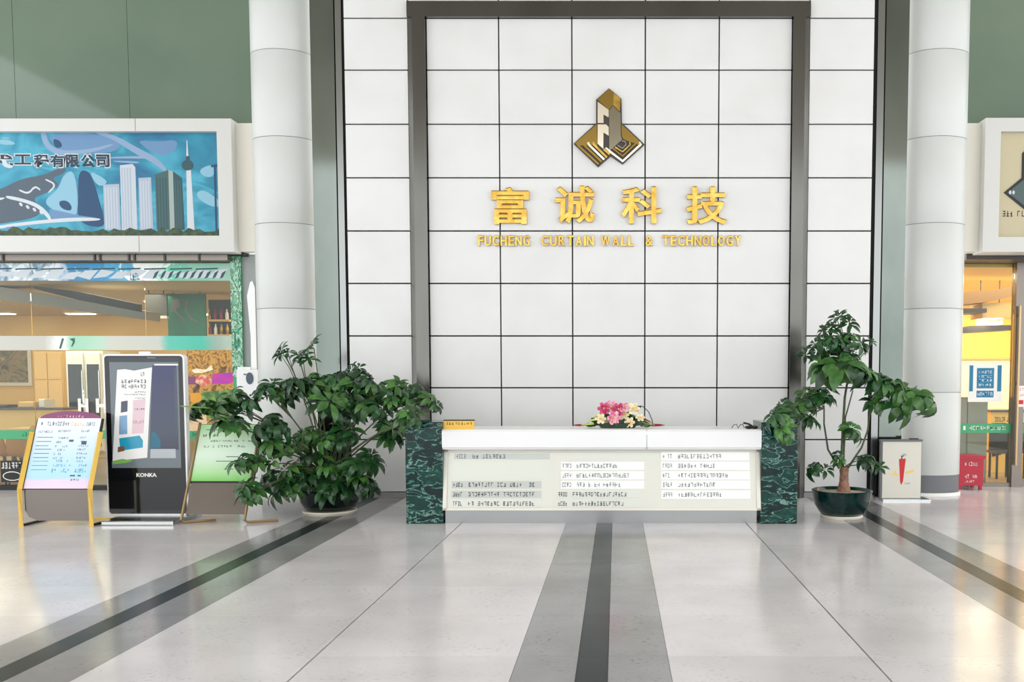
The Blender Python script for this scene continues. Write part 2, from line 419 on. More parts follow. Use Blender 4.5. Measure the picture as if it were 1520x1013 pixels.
# polished steel portal round the panel field: two jambs and a head, outer edge chamfered back
por = structure('trim_1', ((xi[0] + xi[5]) / 2, 0, 0))
def jamb(xa, xb, side):
    c = .07
    pts = [(xa, .03), (xa, -.01), (xa + c, -.07), (xb, -.07), (xb, .03)] if side < 0 else [(xb, .03), (xb, -.07 + 0), (xb, -.07), (xa, -.07), (xa, .03)]
    b = B(); v = []
    if side > 0: pts = [(xa, .03), (xa, -.07), (xb - c, -.07), (xb, -.01), (xb, .03)]
    n = len(pts)
    v = [(x, y, 0) for x, y in pts] + [(x, y, ztop_in) for x, y in pts]
    b.add(v, [tuple(range(n - 1, -1, -1)), tuple(range(n, 2 * n))] + [(i, (i + 1) % n, n + (i + 1) % n, n + i) for i in range(n)])
    return b.build('jamb', 'steel_frame', por)
jamb(xo[1], xi[0], -1); jamb(xi[5], xo[2], 1)
hb = B(); pts = [(.03, ztop_in), (-.07, ztop_in), (-.07, ztop_out - .0), (-.0, ztop_out + .005), (.03, ztop_out + .005)]; n = 5
hb.add([(xo[1], y, z) for y, z in pts] + [(xo[2], y, z) for y, z in pts], [(0, 1, 2, 3, 4), (9, 8, 7, 6, 5)] + [(i, 5 + i, 5 + (i + 1) % 5, (i + 1) % 5) for i in range(5)])
hb.build('head', 'steel_frame', por)

# mirror-polished pilasters between wall and columns
def pilaster(nm, parts):
    t = structure(nm, (PX(parts[0][0]), .02, 0))
    for a, b, m, y in parts:
        piece('strip', PX(a, 0, 300), PX(b, 0, 300), y, .2, 0, HTOP, m, t)
pilaster('trim_2', [(464, 499, 'steel_mirror', .03), (499, 502, 'gap_black', .06), (502, 511, 'steel_strip', .0), (511, 514, 'gap_black', .05)])
pilaster('trim_3', [(1294.5, 1299, 'gap_black', .05), (1299, 1309, 'steel_strip', .0), (1309, 1312, 'gap_black', .05), (1312, 1346, 'steel_mirror', .03)])

# ================================================================ ROUND COLUMNS
def column(label, pxc, rpx, group):
    cy = .42; cx = PX(pxc, cy, 450); r = rpx * (cy - CAMY) / FPX
    t = struct(thing('trim_4' if pxc < 900 else 'trim_5', (cx, cy, 0)))
    zz = [PZ(707, .1), PZ(583, .1), PZ(457.5, .1), PZ(330, .1), PZ(201, .1), PZ(71, .1), PZ(71, .1) + 1.24, HTOP]
    B().lathe([(r - .006, 0), (r - .006, HTOP)], cx, cy, 48, .7).build('core', 'ink_grey', t)
    for a, b in zip(zz[:-1], zz[1:]):
        e = .004
        B().lathe([(r - .012, a + e), (r - .002, a + e), (r, a + e + .003), (r, b - e - .003), (r - .002, b - e), (r - .012, b - e)], cx, cy, 64, .7).build('cladding_drum', 'column_white', t)
    B().lathe([(r - .03, .04), (r - .018, .04), (r - .018, zz[0] - .004), (r - .03, zz[0] - .004)], cx, cy, 48, .7).build('steel_base', 'steel_base', t)
    B().lathe([(r + .02, 0), (r + .02, .035), (r + .012, .045), (r - .03, .045)], cx, cy, 48, .7).build('base_ring', 'shop_white', t)
    return t
column('', 427, 44.5, None); column('', 1383, 45.0, None)

# ================================================================ UPPER GREEN GLASS + SHOP FASCIAS
gl = structure('wall_left', (PX(190, .85), .85, 0))
for a, b in ((-360, -160), (-160, 40), (40, 206), (206, 384)):
    piece('glass_panel', PX(a, .85) + .003, PX(b, .85) - .003, .85, .9, PZ(184, .85), HTOP, 'green_glass', gl)
gr = structure('wall_right', (PX(1600, .85), .85, 0))
for a, b in ((1422, 1640), (1640, 1840)):
    piece('glass_panel', PX(a, .85) + .003, PX(b, .85) - .003, .85, .9, PZ(184, .85), HTOP, 'green_glass', gr)

SF = .5; SB = .85        # sign front and back planes
def ring(o, i, y0, y1):
    """picture-frame moulding: outer rect o and inner rect i as (x0,x1,z0,z1); back outline larger by the splay"""
    b = B(); sp = .0
    def q(r, y): return [(r[0], y, r[2]), (r[1], y, r[2]), (r[1], y, r[3]), (r[0], y, r[3])]
    v = q(o, y0) + q(i, y0 + .0) + q(o, y1) + q(i, y0 + .1)
    f = []
    for k in range(4):
        j = (k + 1) % 4
        f += [(k, j, 4 + j, 4 + k), (8 + k, 8 + j, j, k), (4 + k, 4 + j, 12 + j, 12 + k)]
    return b.add(v, f)
def sign_frame(parent, o, i, joints):
    bx = ring(o, i, SF, SB).build('frame', 'sign_white', parent)
    return bx

# left light-box
lo = (PX(-260, SF, 275), PX(345, SF, 275), PZ(374, SF), PZ(176, SF)); li = (PX(-235, SF, 275), PX(323.5, SF, 275), PZ(350, SF), PZ(195, SF))
ls = thing('billboard', ((lo[0] + lo[1]) / 2, SB, lo[2]), 'wide white framed billboard with blue city skyline print above the shop glazing', 'billboard')
sign_frame(ls, lo, li, None)
for px in (-100, 213):
    for za, zb_ in ((lo[2], li[2]), (li[3], lo[3])): B().box(PX(px, SF) - .003, PX(px, SF) + .003, SF - .002, SF + .01, za, zb_).build('frame_joint', 'ink_grey', ls)
pp = front_plane(li[0], li[1], li[2], li[3], SF + .09)
PW = 323.5 + 235; 
def bp(x, y): return ((x + 235) / PW, (350 - y) / 155.0)          # photo pixels -> print fractions
skym = noise_print('print_sky', [(.25, (12, 84, 132)), (.42, (14, 126, 154)), (.52, (62, 158, 184)), (.6, (18, 132, 156)), (.75, (104, 178, 198))], 1.1, stretch=(1, 1, 1.6))
b = B(); pp.poly(b, [(0, 0), (1, 0), (1, 1), (0, 1)], 0, .004); pr = b.build('picture', skym, ls)
def chaikin(q, n=2):
    for _ in range(n):
        q = [p for a, b in zip(q, q[1:] + q[:1]) for p in ((a[0] * .75 + b[0] * .25, a[1] * .75 + b[1] * .25), (a[0] * .25 + b[0] * .75, a[1] * .25 + b[1] * .75))]
    return q
def pprint(name, polys, m, off):
    for kq, q in enumerate(polys):
        if name in ('printed_flyover', 'printed_haze', 'printed_ink_shape', 'printed_wing', 'printed_stadium_roof', 'printed_stadium_rim'): q = chaikin(q)
        b = B(); pp.poly(b, [bp(*p) for p in q][::-1], off + .00012 * kq); b.build(name, m, pr)
def rim(pts, w):
    """ribbon polygon along a polyline in photo pixels"""
    L, Rr = [], []
    for i, p in enumerate(pts):
        a = pts[max(0, i - 1)]; c = pts[min(len(pts) - 1, i + 1)]; dx, dy = c[0] - a[0], c[1] - a[1]; l = math.hypot(dx, dy) or 1
        ww = w[i] if isinstance(w, (list, tuple)) else w
        L.append((p[0] - dy / l * ww / 2, p[1] + dx / l * ww / 2)); Rr.append((p[0] + dy / l * ww / 2, p[1] - dx / l * ww / 2))
    return L + Rr[::-1]
mat('pr_bluegrey', (96, 134, 172), .5); mat('pr_lilac', (129, 154, 185), .5); mat('pr_navy', (17, 63, 103), .5)
mat('pr_slate', (72, 87, 101), .5); mat('pr_white', (194, 201, 206), .5); mat('pr_pale', (129, 177, 197), .5)
mat('pr_tower', (161, 173, 189), .5); mat('pr_tower_light', (184, 192, 201), .5); mat('pr_glass', (55, 89, 89), .5); mat('pr_glass_dark', (34, 73, 82), .5)
mat('pr_stone', (151, 163, 158), .5); mat('pr_teal', (25, 120, 151), .5); mat('pr_tree', (29, 56, 37), .5, noise=(14, (67, 86, 51), .4, .65)); mat('pr_calligraphy', (22, 39, 63), .5)
pprint('printed_flyover', [rim([(60, 190), (66, 215), (88, 226), (130, 222), (165, 212)], [8, 9, 8, 6, 3]), rim([(140, 195), (165, 200), (200, 222), (228, 236), (243, 252)], [3, 7, 10, 10, 5]), rim([(152, 232), (200, 231), (226, 232)], [2, 4, 3]), rim([(165, 237), (203, 239)], [2, 4])], 'pr_lilac', .0055)
pprint('printed_haze', [[(66, 196), (150, 196), (182, 212), (160, 226), (92, 226), (78, 214)], [(200, 205), (232, 208), (262, 204), (258, 222), (236, 230), (214, 218)]], 'pr_bluegrey', .005)
pprint('printed_ink_shape', [[(112, 250), (128, 252), (134, 268), (140, 290), (147, 320), (147, 338), (108, 330), (110, 290)], [(80, 297), (92, 295), (100, 303), (99, 312), (84, 308)], [(75, 203), (86, 206), (90, 216), (78, 218)]], 'pr_navy', .0058)
pprint('printed_wing', [[(90, 255), (108, 250), (110, 330), (70, 310), (58, 296), (80, 280)], [(126, 250), (150, 262), (155, 270), (140, 276)], [(290, 250), (314, 240), (315, 260), (300, 261)], [(288, 282), (300, 280), (322, 296), (322, 306), (306, 304), (288, 292)], [(5, 203), (24, 212), (0, 213), (-10, 208)], [(0, 201), (16, 203), (0, 204)]], 'pr_pale', .0056)
pprint('printed_stadium_roof', [[(-80, 320), (-30, 290), (0, 276), (30, 262), (60, 258), (80, 248), (95, 247), (90, 256), (70, 262), (84, 272), (60, 286), (40, 292), (60, 318), (0, 330), (-60, 336)]], 'pr_slate', .006)
pprint('printed_stadium_rim', [rim([(2, 290), (30, 296), (50, 304), (62, 316), (68, 326)], [5, 5, 6, 6, 4]), rim([(-60, 344), (0, 334), (50, 328), (100, 324), (142, 324)], [3, 5, 5, 6, 4]), rim([(22, 280), (36, 286), (46, 274), (54, 280)], 3), rim([(62, 264), (78, 272), (66, 284)], 3), rim([(-70, 318), (-40, 300), (0, 292)], 4)] + [rim([(22 + 10 * k, 299 + 4 * k), (26 + 10 * k, 304 + 4 * k)], 4) for k in range(4)], 'pr_white', .0064)
pprint('printed_stands', [[(66, 308), (110, 318), (138, 322), (70, 326)]] + [[(-60 + 20 * k, 336), (-46 + 20 * k, 334), (-46 + 20 * k, 342), (-60 + 20 * k, 344)] for k in range(4)], 'pr_bluegrey', .0061)
for q in ([(148, 272), (172, 271), (172, 340), (148, 340)], [(201, 262), (220, 261), (221, 340), (201, 340)]): pprint('printed_tower_block', [q], 'pr_tower', .006)
pprint('printed_tower_block', [[(174, 243), (193, 241), (197, 246), (197, 340), (174, 340)]], 'pr_tower_light', .0062)
pprint('printed_tower_block', [[(226, 257), (246, 250), (246, 340), (226, 340)]], 'pr_glass', .0062); pprint('printed_tower_block', [[(246, 250), (253, 252), (253, 340), (246, 340)]], 'pr_stone', .0063)
pprint('printed_tower_block', [[(253, 252), (266, 262), (268, 340), (253, 340)]], 'pr_glass_dark', .0062)
for x0, x1, y0, m in ((150, 171, 276, 'pr_tower_light'), (203, 219, 266, 'pr_tower_light'), (176, 192, 247, 'pr_tower'), (228, 245, 262, 'pr_glass_dark'), (255, 266, 266, 'pr_glass')):
    n = max(3, int((x1 - x0) / 4)); w = (x1 - x0) / n
    pprint('printed_window_stripe', [[(x0 + w * k, y0), (x0 + w * k + w * .45, y0), (x0 + w * k + w * .45, 338), (x0 + w * k, 338)] for k in range(n)], m, .0066)
def disc(cx, cy, rx, ry, n=14): return [(cx + rx * math.cos(2 * math.pi * k / n), cy + ry * math.sin(2 * math.pi * k / n)) for k in range(n)]
pprint('printed_needle_tower', [[(273, 250), (280, 250), (283, 345), (272, 345)], [(274.6, 206), (275.8, 206), (277, 236), (273.4, 236)]], 'pr_white', .0066)
pprint('printed_tower_pod', [disc(275, 243, 9, 8), disc(275.5, 233, 3, 4)], 'pr_glass_dark', .0068)
pprint('printed_lamp_post', [[(314, 244), (317, 244), (317, 345), (314, 345)], [(310, 243), (320, 241), (320, 246), (310, 246)]], 'pr_navy', .0068)
rnd = random.Random(5)
pprint('printed_treeline', [[(-235, 350), (-235, 342)] + [(-230 + 8 * k, 343 - rnd.uniform(0, 8)) for k in range(70)] + [(323, 342), (323, 350)]], 'pr_tree', .0072)
for ch, x0, x1 in (('代', -24, 15), ('工', 17, 42), ('程', 46, 68), ('有', 70, 92), ('限', 94, 114), ('公', 116, 137), ('司', 139, 159)):
    a0, b0 = bp(x0, 246 if ch != '工' else 242); a1, b1 = bp(x1, 227)
    text_part('printed_character_halo', ch, pp, a0 - .003, a1 + .003, b0 - .01, b1 + .01, .0006, 'pr_white', pr, off=.0075, bold=.07)
    text_part('printed_character', ch, pp, a0, a1, b0, b1, .0006, 'pr_calligraphy', pr, off=.0085, bold=.03)
# the light-box holds no lamps and its picture does not glow
# white return panels beside the light-boxes
def return_panel(nm, a, b):
    t = structure(nm, ((PX(a, .7) + PX(b, .7)) / 2, .7, PZ(372, .7)))
    piece('cladding', PX(a, .7, 275), PX(b, .7, 275), .66, .88, PZ(374, .7), PZ(184, .7), 'cream_paint', t, .004)
return_panel('trim_6', 353, 385); return_panel('trim_7', 1426, 1456)

# right light-box with the emblem
ro = (PX(1461, SF, 275), PX(1850, SF, 275), PZ(374, SF), PZ(175, SF)); ri = (PX(1484, SF, 275), PX(1826, SF, 275), PZ(352, SF), PZ(195, SF))
rs = thing('billboard', ((ro[0] + ro[1]) / 2, SB, ro[2]), 'white framed signboard with beige face and dark diamond emblem above the shop door', 'billboard')
sign_frame(rs, ro, ri, None)
rp = front_plane(ri[0], ri[1], ri[2], ri[3], SF + .09)
b = B(); rp.poly(b, [(0, 0), (1, 0), (1, 1), (0, 1)], 0, .004); rpic = b.build('face', mat('sign_beige', (188, 178, 146), .5), rs)
def rf(x, y): return ((x - 1484) / 342.0, (352 - y) / 157.0)
mat('emblem_green', (66, 84, 84), .4)
b = B(); rp.poly(b, [rf(*p) for p in ((1494, 284), (1534, 316), (1574, 284), (1548, 258), (1548, 225), (1534, 212), (1520, 225), (1520, 262))], .005, .01); b.build('emblem_outline', 'ink', rpic)
b = B(); rp.poly(b, [rf(*p) for p in ((1499, 284), (1534, 311), (1569, 284), (1545, 261), (1545, 227), (1534, 217), (1523, 227), (1523, 265))], .015, .004); b.build('emblem_fill', 'emblem_green', rpic)
b = B()
for x in (1503, 1508, 1560, 1565): rp.poly(b, [rf(*p) for p in disc(x, 284, 1.8, 3)][::-1], .021)
b.build('emblem_dots', 'pr_white', rpic)
b = B(); rp.marks(b, rf(1493, 0)[0], rf(1510, 0)[0], rf(0, 320)[1], rf(0, 311)[1], 3, random.Random(3), .006); rp.marks(b, rf(1515, 0)[0], rf(1575, 0)[0], rf(0, 320)[1], rf(0, 311)[1], 9, random.Random(4), .006); b.build('lettering', 'ink', rpic)

# ================================================================ LEFT SHOP FRONT
GY = .9
def gx(px): return PX(px, GY, 520)
def gz(py): return PZ(py, GY)
hd = structure('trim_8', (gx(100), GY, gz(390)))
piece('lintel', gx(-300), gx(349), .72, 1.0, gz(389), gz(381), 'brown_metal', hd); piece('lintel_shadow_gap', gx(-300), gx(372), .74, 1.0, gz(381), gz(376.5), 'black_matt', hd)
for px in (-90, 22, 155, 163, 205, 213, 257, 307): piece('hanger', gx(px), gx(px + 2.5), .7, .72, gz(391), gz(374), 'dark_brown', hd)
piece('soffit', gx(-300), gx(346), .62, 1.0, gz(376.5), gz(371), 'bronze', hd)
w1 = structure('window_1', (gx(20), GY, 0))
for a, b in ((-300, -120), (-120, 48), (48, 217), (217, 347)):
    piece('pane', gx(a) + .004, gx(b) - .004, GY, GY + .012, .07, gz(389), 'clear_glass', w1)
x0, x1 = gx(-300), gx(347)
def film(y0, y1, m, xa=x0, xb=x1, nm='film_band', y=.004): 
    b = B().box(xa, xb, GY - y, GY - .0005, gz(y1), gz(y0)); return b.build(nm, m, w1)
mA = ramp_mat('film_upper', 0, [(gx(-300), (60, 120, 160)), (gx(-60), (228, 234, 236)), (gx(0), (70, 120, 150)), (gx(30), (226, 232, 232)), (gx(58), (88, 130, 150)), (gx(75), (232, 236, 236)), (gx(110), (36, 130, 176)), (gx(160), (40, 140, 190)), (gx(195), (90, 176, 204)), (gx(205), (238, 240, 236)), (gx(240), (222, 234, 226)), (gx(255), (90, 190, 160)), (gx(285), (120, 184, 158)), (gx(347), (150, 190, 172))], .4, noise=.55, nscale=4.5)
film(391, 417, mA)
b = B()
pw = front_plane(x0, x1, gz(417), gz(391), GY - .004); PWX = 647.0
def fu(px): return (px + 300) / PWX
rnd = random.Random(11)
for k in range(26):
    a = fu(-290 + 24 * k); pw.poly(b, [(a, rnd.uniform(.1, .3)), (a + .03, rnd.uniform(0, .3)), (a + .05, rnd.uniform(.5, .7)), (a + .02, rnd.uniform(.45, .75))], .0012)
b.build('film_brush_mark', 'pr_white', w1)
b = B()
for k in range(14): a = fu(-200 + 38 * k); pw.poly(b, [(a, .62), (a + .05, .66), (a + .052, .74), (a, .70)], .0016)
for k in range(10): a = fu(230 + 11 * k); pw.poly(b, [(a, .1), (a + .006, .45), (a + .016, .6), (a + .008, .2)], .0016)
pw.marks(b, fu(197), fu(212), .05, .45, 4, rnd, .0016)
b.build('film_line', 'pr_glass_dark', w1)
mB = ramp_mat('film_middle', 0, [(gx(-300), (196, 196, 188)), (gx(70), (190, 188, 178)), (gx(84), (226, 228, 220)), (gx(100), (226, 234, 224)), (gx(108), (150, 206, 174)), (gx(150), (178, 210, 188)), (gx(165), (200, 200, 188)), (gx(236), (196, 198, 188)), (gx(250), (90, 190, 168)), (gx(300), (70, 186, 162)), (gx(320), (150, 172, 160)), (gx(347), (180, 196, 176))], .4, noise=.12, nscale=4)
film(499, 520, mB)
pm = front_plane(x0, x1, gz(520), gz(499), GY - .004)
b = B(); pm.poly(b, [(fu(88), .1), (fu(91), .1), (fu(96), .8), (fu(93), .85)], .001); pm.poly(b, [(fu(104), .8), (fu(112), .85), (fu(112), .55), (fu(108), .25), (fu(106), .25), (fu(109), .6)], .001); b.build('film_flourish', 'pr_glass', w1)
film(639, 652, 'green_film')
pg = front_plane(x0, x1, gz(652), gz(639), GY - .004)
b = B(); rnd = random.Random(8); pg.marks(b, fu(28), fu(44), .3, .75, 4, rnd, .001); pg.marks(b, fu(281), fu(298), .3, .75, 4, rnd, .001); pg.marks(b, fu(-100), fu(-60), .3, .75, 8, rnd, .001); b.build('strip_lettering', 'green_board', w1)
# leafy green strip down the right edge of the glass
mL = noise_print('film_leaf', [(.3, (16, 84, 60)), (.44, (44, 140, 100)), (.52, (196, 222, 204)), (.58, (30, 110, 70)), (.7, (120, 186, 150))], 5.5, stretch=(2.2, 1, 1), dist=2)
piece('edge_strip', gx(346), gx(361), GY - .02, GY + .02, .07, gz(378), 'green_film', w1)
b = B(); b.box(gx(345.5), gx(361.5), GY - .026, GY - .0205, gz(560), gz(378)); b.build('leaf_print', mL, w1)
piece('sill', gx(-300), gx(362), GY - .06, GY + .05, 0, .07, 'black_matt', w1)
# Hi letters and notices stuck to the glass
hp = front_plane(gx(113), gx(156), gz(613), gz(579), GY - .003)
text_part('letter', 'H', hp, 0, .36, 0, .62, .002, 'shop_white', w1, off=.0, bold=.05); text_part('letter', 'i', hp, .18, .24, .35, 1.0, .002, 'shop_white', w1, off=.0, bold=.02)
text_part('letter', 'H', hp, .62, 1.0, 0, .62, .002, 'shop_white', w1, off=.0, bold=.05)
np_ = front_plane(gx(-6), gx(28), gz(716), gz(684), GY - .006)
b = B(); np_.rect(b, 0, 1, 0, 1, 0, .002); st = b.build('sticker', 'ink', w1)
b = B(); np_.marks(b, .05, .95, .62, .92, 6, random.Random(2), .004); b.build('sticker_script', 'shop_white', st)
b = B(); np_.poly(b, [(.5 + .42 * math.cos(a * .45), .28 + .22 * math.sin(a * .45)) for a in range(14)], .004); b.build('sticker_oval', 'shop_white', st)
b = B(); np_.poly(b, [(.5 + .38 * math.cos(a * .45), .28 + .18 * math.sin(a * .45)) for a in range(14)], .005); b.build('sticker_oval_centre', 'ink', st)
# colourful fruit and flower poster inside the glass, right end
fp = front_plane(gx(277), gx(347), gz(640), gz(520), GY - .006)
pst = thing('poster', (gx(312), GY - .01, gz(640)), 'colourful flower and fruit poster with magenta banner on the shop glass beside the kiosk', 'poster')
b = B(); fp.rect(b, 0, 1, 0, 1, 0, .003); b.build('sheet', noise_print('fruit_print', [(.3, (70, 44, 24)), (.42, (150, 104, 44)), (.5, (206, 156, 62)), (.56, (196, 140, 54)), (.66, (96, 60, 30)), (.8, (200, 180, 110))], 7, dist=2, detail=5), pst)
def fq(x, y): return ((x - 277) / 70.0, (640 - y) / 120.0)
for nm, pts, m, o in (('banner_print', [(315, 555), (346, 553), (347, 566), (340, 570), (314, 570)], mat('pr_magenta', (210, 50, 150), .5, noise=(9, (150, 60, 190), .4, .65)), .004),
                      ('flower_print', [(290, 560), (300, 556), (312, 560), (314, 570), (300, 574), (289, 568)], mat('pr_coral', (214, 96, 86), .5, noise=(16, (240, 190, 160), .45, .6)), .005),
                      ('banner_print', [(277, 559), (292, 559), (292, 571), (277, 571)], 'mauve', .004), ('cream_print', [(284, 550), (290, 547), (305, 549), (314, 542), (316, 549), (300, 554), (288, 554)], 'petal_cream', .005),
                      ('crate_print', [(280, 584), (297, 583), (297, 598), (282, 598)], mat('pr_orange', (226, 160, 40), .5), .004), ('leaf_print', [(300, 582), (347, 578), (347, 625), (300, 620), (290, 600)], mat('pr_herb', (60, 110, 44), .5, noise=(9, (150, 176, 84), .45, .65)), .0035),
                      ('flower_print', [(278, 612), (300, 607), (304, 618), (306, 640), (278, 640)], mat('pr_peach', (236, 204, 158), .5, noise=(10, (180, 120, 84), .55, .7)), .004)):
    b = B(); fp.poly(b, [fq(*p) for p in pts][::-1], o); b.build(nm, m, pst)

# grey wall strip and white slim upright between glass and column
gw = struct(B().box(gx(361), gx(392), .92, 1.05, 0, gz(377)).build('wall_return', 'shop_grey'))
t = thing('pull_banner', (gx(377), .86, 0), 'slim white upright banner with pointed top between shop glass and round column', 'banner')
b = B(); b.prism([(gx(373), .02), (gx(383), .02), (gx(383), gz(428)), (gx(379), gz(418)), (gx(376), gz(420)), (gx(371), gz(440)), (gx(375), gz(500))], .84, .86); b.build('cloth', 'white_paint', t)
b = B(); b.tube([(gx(383.5), .85, 0), (gx(383.5), .85, gz(420))], .012); b.build('pole', 'steel_base', t); B().box(gx(372), gx(388), .78, .91, 0, .02).build('foot', 'steel_base', t)
# white ticket machine beside it
vx0, vx1 = PX(351, .6), PX(383, .6)
t = thing('ticket_machine', ((vx0 + vx1) / 2, .7, 0), 'white ticket machine with grey oval screen behind the left bush', 'machine')
B().box(vx0, vx1, .6, .77, .0, PZ(549, .6), .01).build('body', 'white_paint', t)
B().prism([(PX(x, .6), PZ(y, .6)) for x, y in [(371 + 5.5 * math.cos(a * .5236), 562 + 9 * math.sin(a * .5236)) for a in range(12)]][::-1], .59, .605).build('screen', 'pr_slate', t)
B().box(PX(362, .6), PX(366, .6), .592, .605, PZ(557, .6), PZ(555, .6)).build('label_strip', 'ink_grey', t)
B().box(PX(352, .6), PX(366, .6), .62, .75, PZ(549, .6), PZ(545, .6)).build('top_hood', 'white_paint', t)

# ---- left shop interior
LX0, LX1, LYB, LCZ = -18.5, gx(372), 10.5, 3.3
struct(B().box(LX0, LX1, .96, LYB, -.1, .0).build('floor', 'shop_floor'))
struct(B().box(LX0, LX1, 1.0, LYB, LCZ, LCZ + .1).build('ceiling', 'shop_ceiling'))
struct(B().box(LX0, LX1, LYB, LYB + .1, 0, LCZ).build('wall_shop', 'shop_wall'))
struct(B().box(LX1, LX1 + .1, 1.05, LYB, 0, LCZ).build('wall_shop', 'shop_wall'))
struct(B().box(LX0 - .1, LX0, 1.0, LYB, 0, LCZ).build('wall_shop', 'shop_wall'))
def Q(px, py, Y): x, z = P(px, py, Y); return x, z
blk = structure('trim_9', (PX(100, 3.5), 3.5, 3.0))
B().prism([Q(x, y, 3.4) for x, y in ((-140, 405), (-140, 420), (0, 445), (216, 475), (216, 462), (120, 446), (0, 426))], 3.4, 3.9).build('soffit_band', mat('soffit_grey', (150, 144, 134), .5), blk)
B().prism([Q(x, y, 3.3) for x, y in ((57, 426), (57, 430), (120, 446), (208, 463), (208, 452), (122, 434))], 3.2, 3.36).build('track_beam', 'black_matt', blk)
def lamp(px, py, w, Y0, room_z, label, grp):
    # linear ceiling lamp: find depth where the ceiling projects to this row
    d = FPX * (room_z - EYE) / (568 - py); Y = CAMY + d; x = (px - VPX) / FPX * d; hw = w / 2 * d / FPX
    t = thing('ceiling_lamp', (x, Y, room_z - .05), label, 'lamp', grp)
    B().box(x - hw - .03, x + hw + .03, Y - .13, Y + .13, room_z - .03, room_z).build('housing', 'shop_white', t)
    B().box(x - hw, x + hw, Y - .1, Y + .1, room_z - .045, room_z - .03).build('diffuser', 'lamp_glow', t)
for px, py, w in ((5, 465, 40), (125, 465, 38), (-110, 465, 40), (235, 465, 36), (118, 445, 36), (240, 447, 34), (-20, 446, 38), (300, 466, 30)):
    lamp(px, py, w, 0, LCZ, 'glowing strip lamp on the ceiling of the tan cafe behind glass', 'strip lamps on the cafe ceiling')
for k in range(4):
    area_light('cafe_light', (-14.5 + 2.8 * k, 5.6, LCZ - .08), (0, 0, 0), 1.0, 5.0, 38, (1.0, .88, .68))
# green chalk panel and dark panel hung over the counter
t = thing('menu_board', (PX(280, 4.5), 4.5, PZ(500, 4.5)), 'green hanging chalk board with white script behind the shop glass', 'board')
cb = front_plane(PX(252, 4.5), PX(308, 4.5), PZ(500, 4.5), PZ(436, 4.5), 4.5)
b = B(); cb.rect(b, 0, 1, 0, 1, -.04, .04); b.build('board', 'green_board', t)
b = B(); cb.poly(b, [(.08, .55), (.12, .85), (.3, .88), (.34, .72), (.2, .62), (.5, .35), (.46, .34), (.14, .6)], .002); cb.poly(b, [(.5, .85), (.45, .6), (.6, .4), (.9, .3), (.62, .44), (.5, .62), (.54, .85)], .002); b.build('chalk_script', 'ink_grey', t)
for xx in (.15, .85): B().tube([tuple(cb.p(xx * cb.w, cb.h, -.02)), tuple(cb.p(xx * cb.w, cb.h, -.02).xy) + (LCZ,)], .008).build('hanger', 'black_matt', t)
t = thing('drinks_shelf', (PX(328, 4.6), 4.7, 0), 'dark tall shelf with small bottles beside the green chalk board', 'shelf')
B().box(PX(312, 4.6), PX(347, 4.6), 4.62, 5.0, 0, PZ(445, 4.6)).build('carcass', 'black_matt', t)
for py in (478, 500, 530, 560): B().box(PX(313, 4.6), PX(346, 4.6), 4.5, 4.62, PZ(py, 4.6), PZ(py - 3, 4.6)).build('shelf_board', 'table_wood', t)
rnd = random.Random(21)
for k in range(12):
    py = (478, 500, 530)[k % 3]; px = 314 + (k // 3) * 8.5
    x = PX(px, 4.56); z = PZ(py - 3, 4.56)
    mm = rnd.choice(('gold_dark', 'crimson', 'shop_white'))
    o = B().lathe([(0, z), (.03, z), (.03, z + .12), (.012, z + .16), (.012, z + .2), (0, z + .2)], x, 4.56, 10).build('bottle', mm)
    tag(o, 'small %s bottle standing on the dark tall shelf behind glass' % {'gold_dark': 'bronze', 'crimson': 'crimson', 'shop_white': 'white'}[mm], 'bottle', 'bottles on the dark shelf')
# framed picture, tan cupboard, glazed fridge
BYW = LYB - .01
t = thing('wall_picture', (PX(20, BYW), BYW, PZ(573, BYW)), 'framed dark landscape picture on the tan cafe wall', 'picture')
B().box(PX(-40, BYW), PX(49, BYW), BYW - .05, BYW, PZ(573, BYW), PZ(519, BYW)).build('frame', 'cream_paint', t)
B().box(PX(-36, BYW), PX(44, BYW), BYW - .06, BYW - .05, PZ(568, BYW), PZ(521, BYW)).build('canvas', noise_print('landscape', [(.35, (60, 62, 46)), (.5, (150, 130, 90)), (.6, (90, 92, 66)), (.75, (190, 170, 120))], 2.4), t)
cupx = (PX(52, 8.0), PX(94, 8.0))
t = thing('cupboard', ((cupx[0] + cupx[1]) / 2, 8.3, 0), 'tall tan cupboard with panel doors beside the glazed fridge', 'cupboard')
B().box(cupx[0], cupx[1], 8.0, 8.6, 0, PZ(522, 8.0)).build('body', 'shop_wall', t)
for a, b_ in ((53, 71), (73, 93)):
    B().box(PX(a, 8), PX(b_, 8), 7.975, 8.0, .1, PZ(565, 8)).build('door', 'table_wood', t); B().box(PX(a, 8), PX(b_, 8), 7.975, 8.0, PZ(563, 8), PZ(524, 8)).build('door', 'table_wood', t)
fx = (PX(97, 6.5), PX(152, 6.5))
t = thing('glazed_fridge', ((fx[0] + fx[1]) / 2, 6.9, 0), 'white framed glass door fridge in the cafe behind the kiosk', 'fridge')
B().box(fx[0], fx[1], 6.55, 7.2, 0, PZ(521, 6.5)).build('body', 'shop_white', t)
for a, b_ in ((100, 124), (128, 149)):
    d = B().box(PX(a, 6.5), PX(b_, 6.5), 6.5, 6.55, .15, PZ(524, 6.5)).build('door', 'shop_white', t); B().box(PX(a + 1.5, 6.5), PX(b_ - 1.5, 6.5), 6.495, 6.5, .25, PZ(541, 6.5)).build('door_glass', 'black_gloss', d)
    B().box(PX(b_ - 1.2, 6.5), PX(b_ - .2, 6.5), 6.46, 6.5, PZ(600, 6.5), PZ(550, 6.5)).build('handle', 'steel_bright', d)
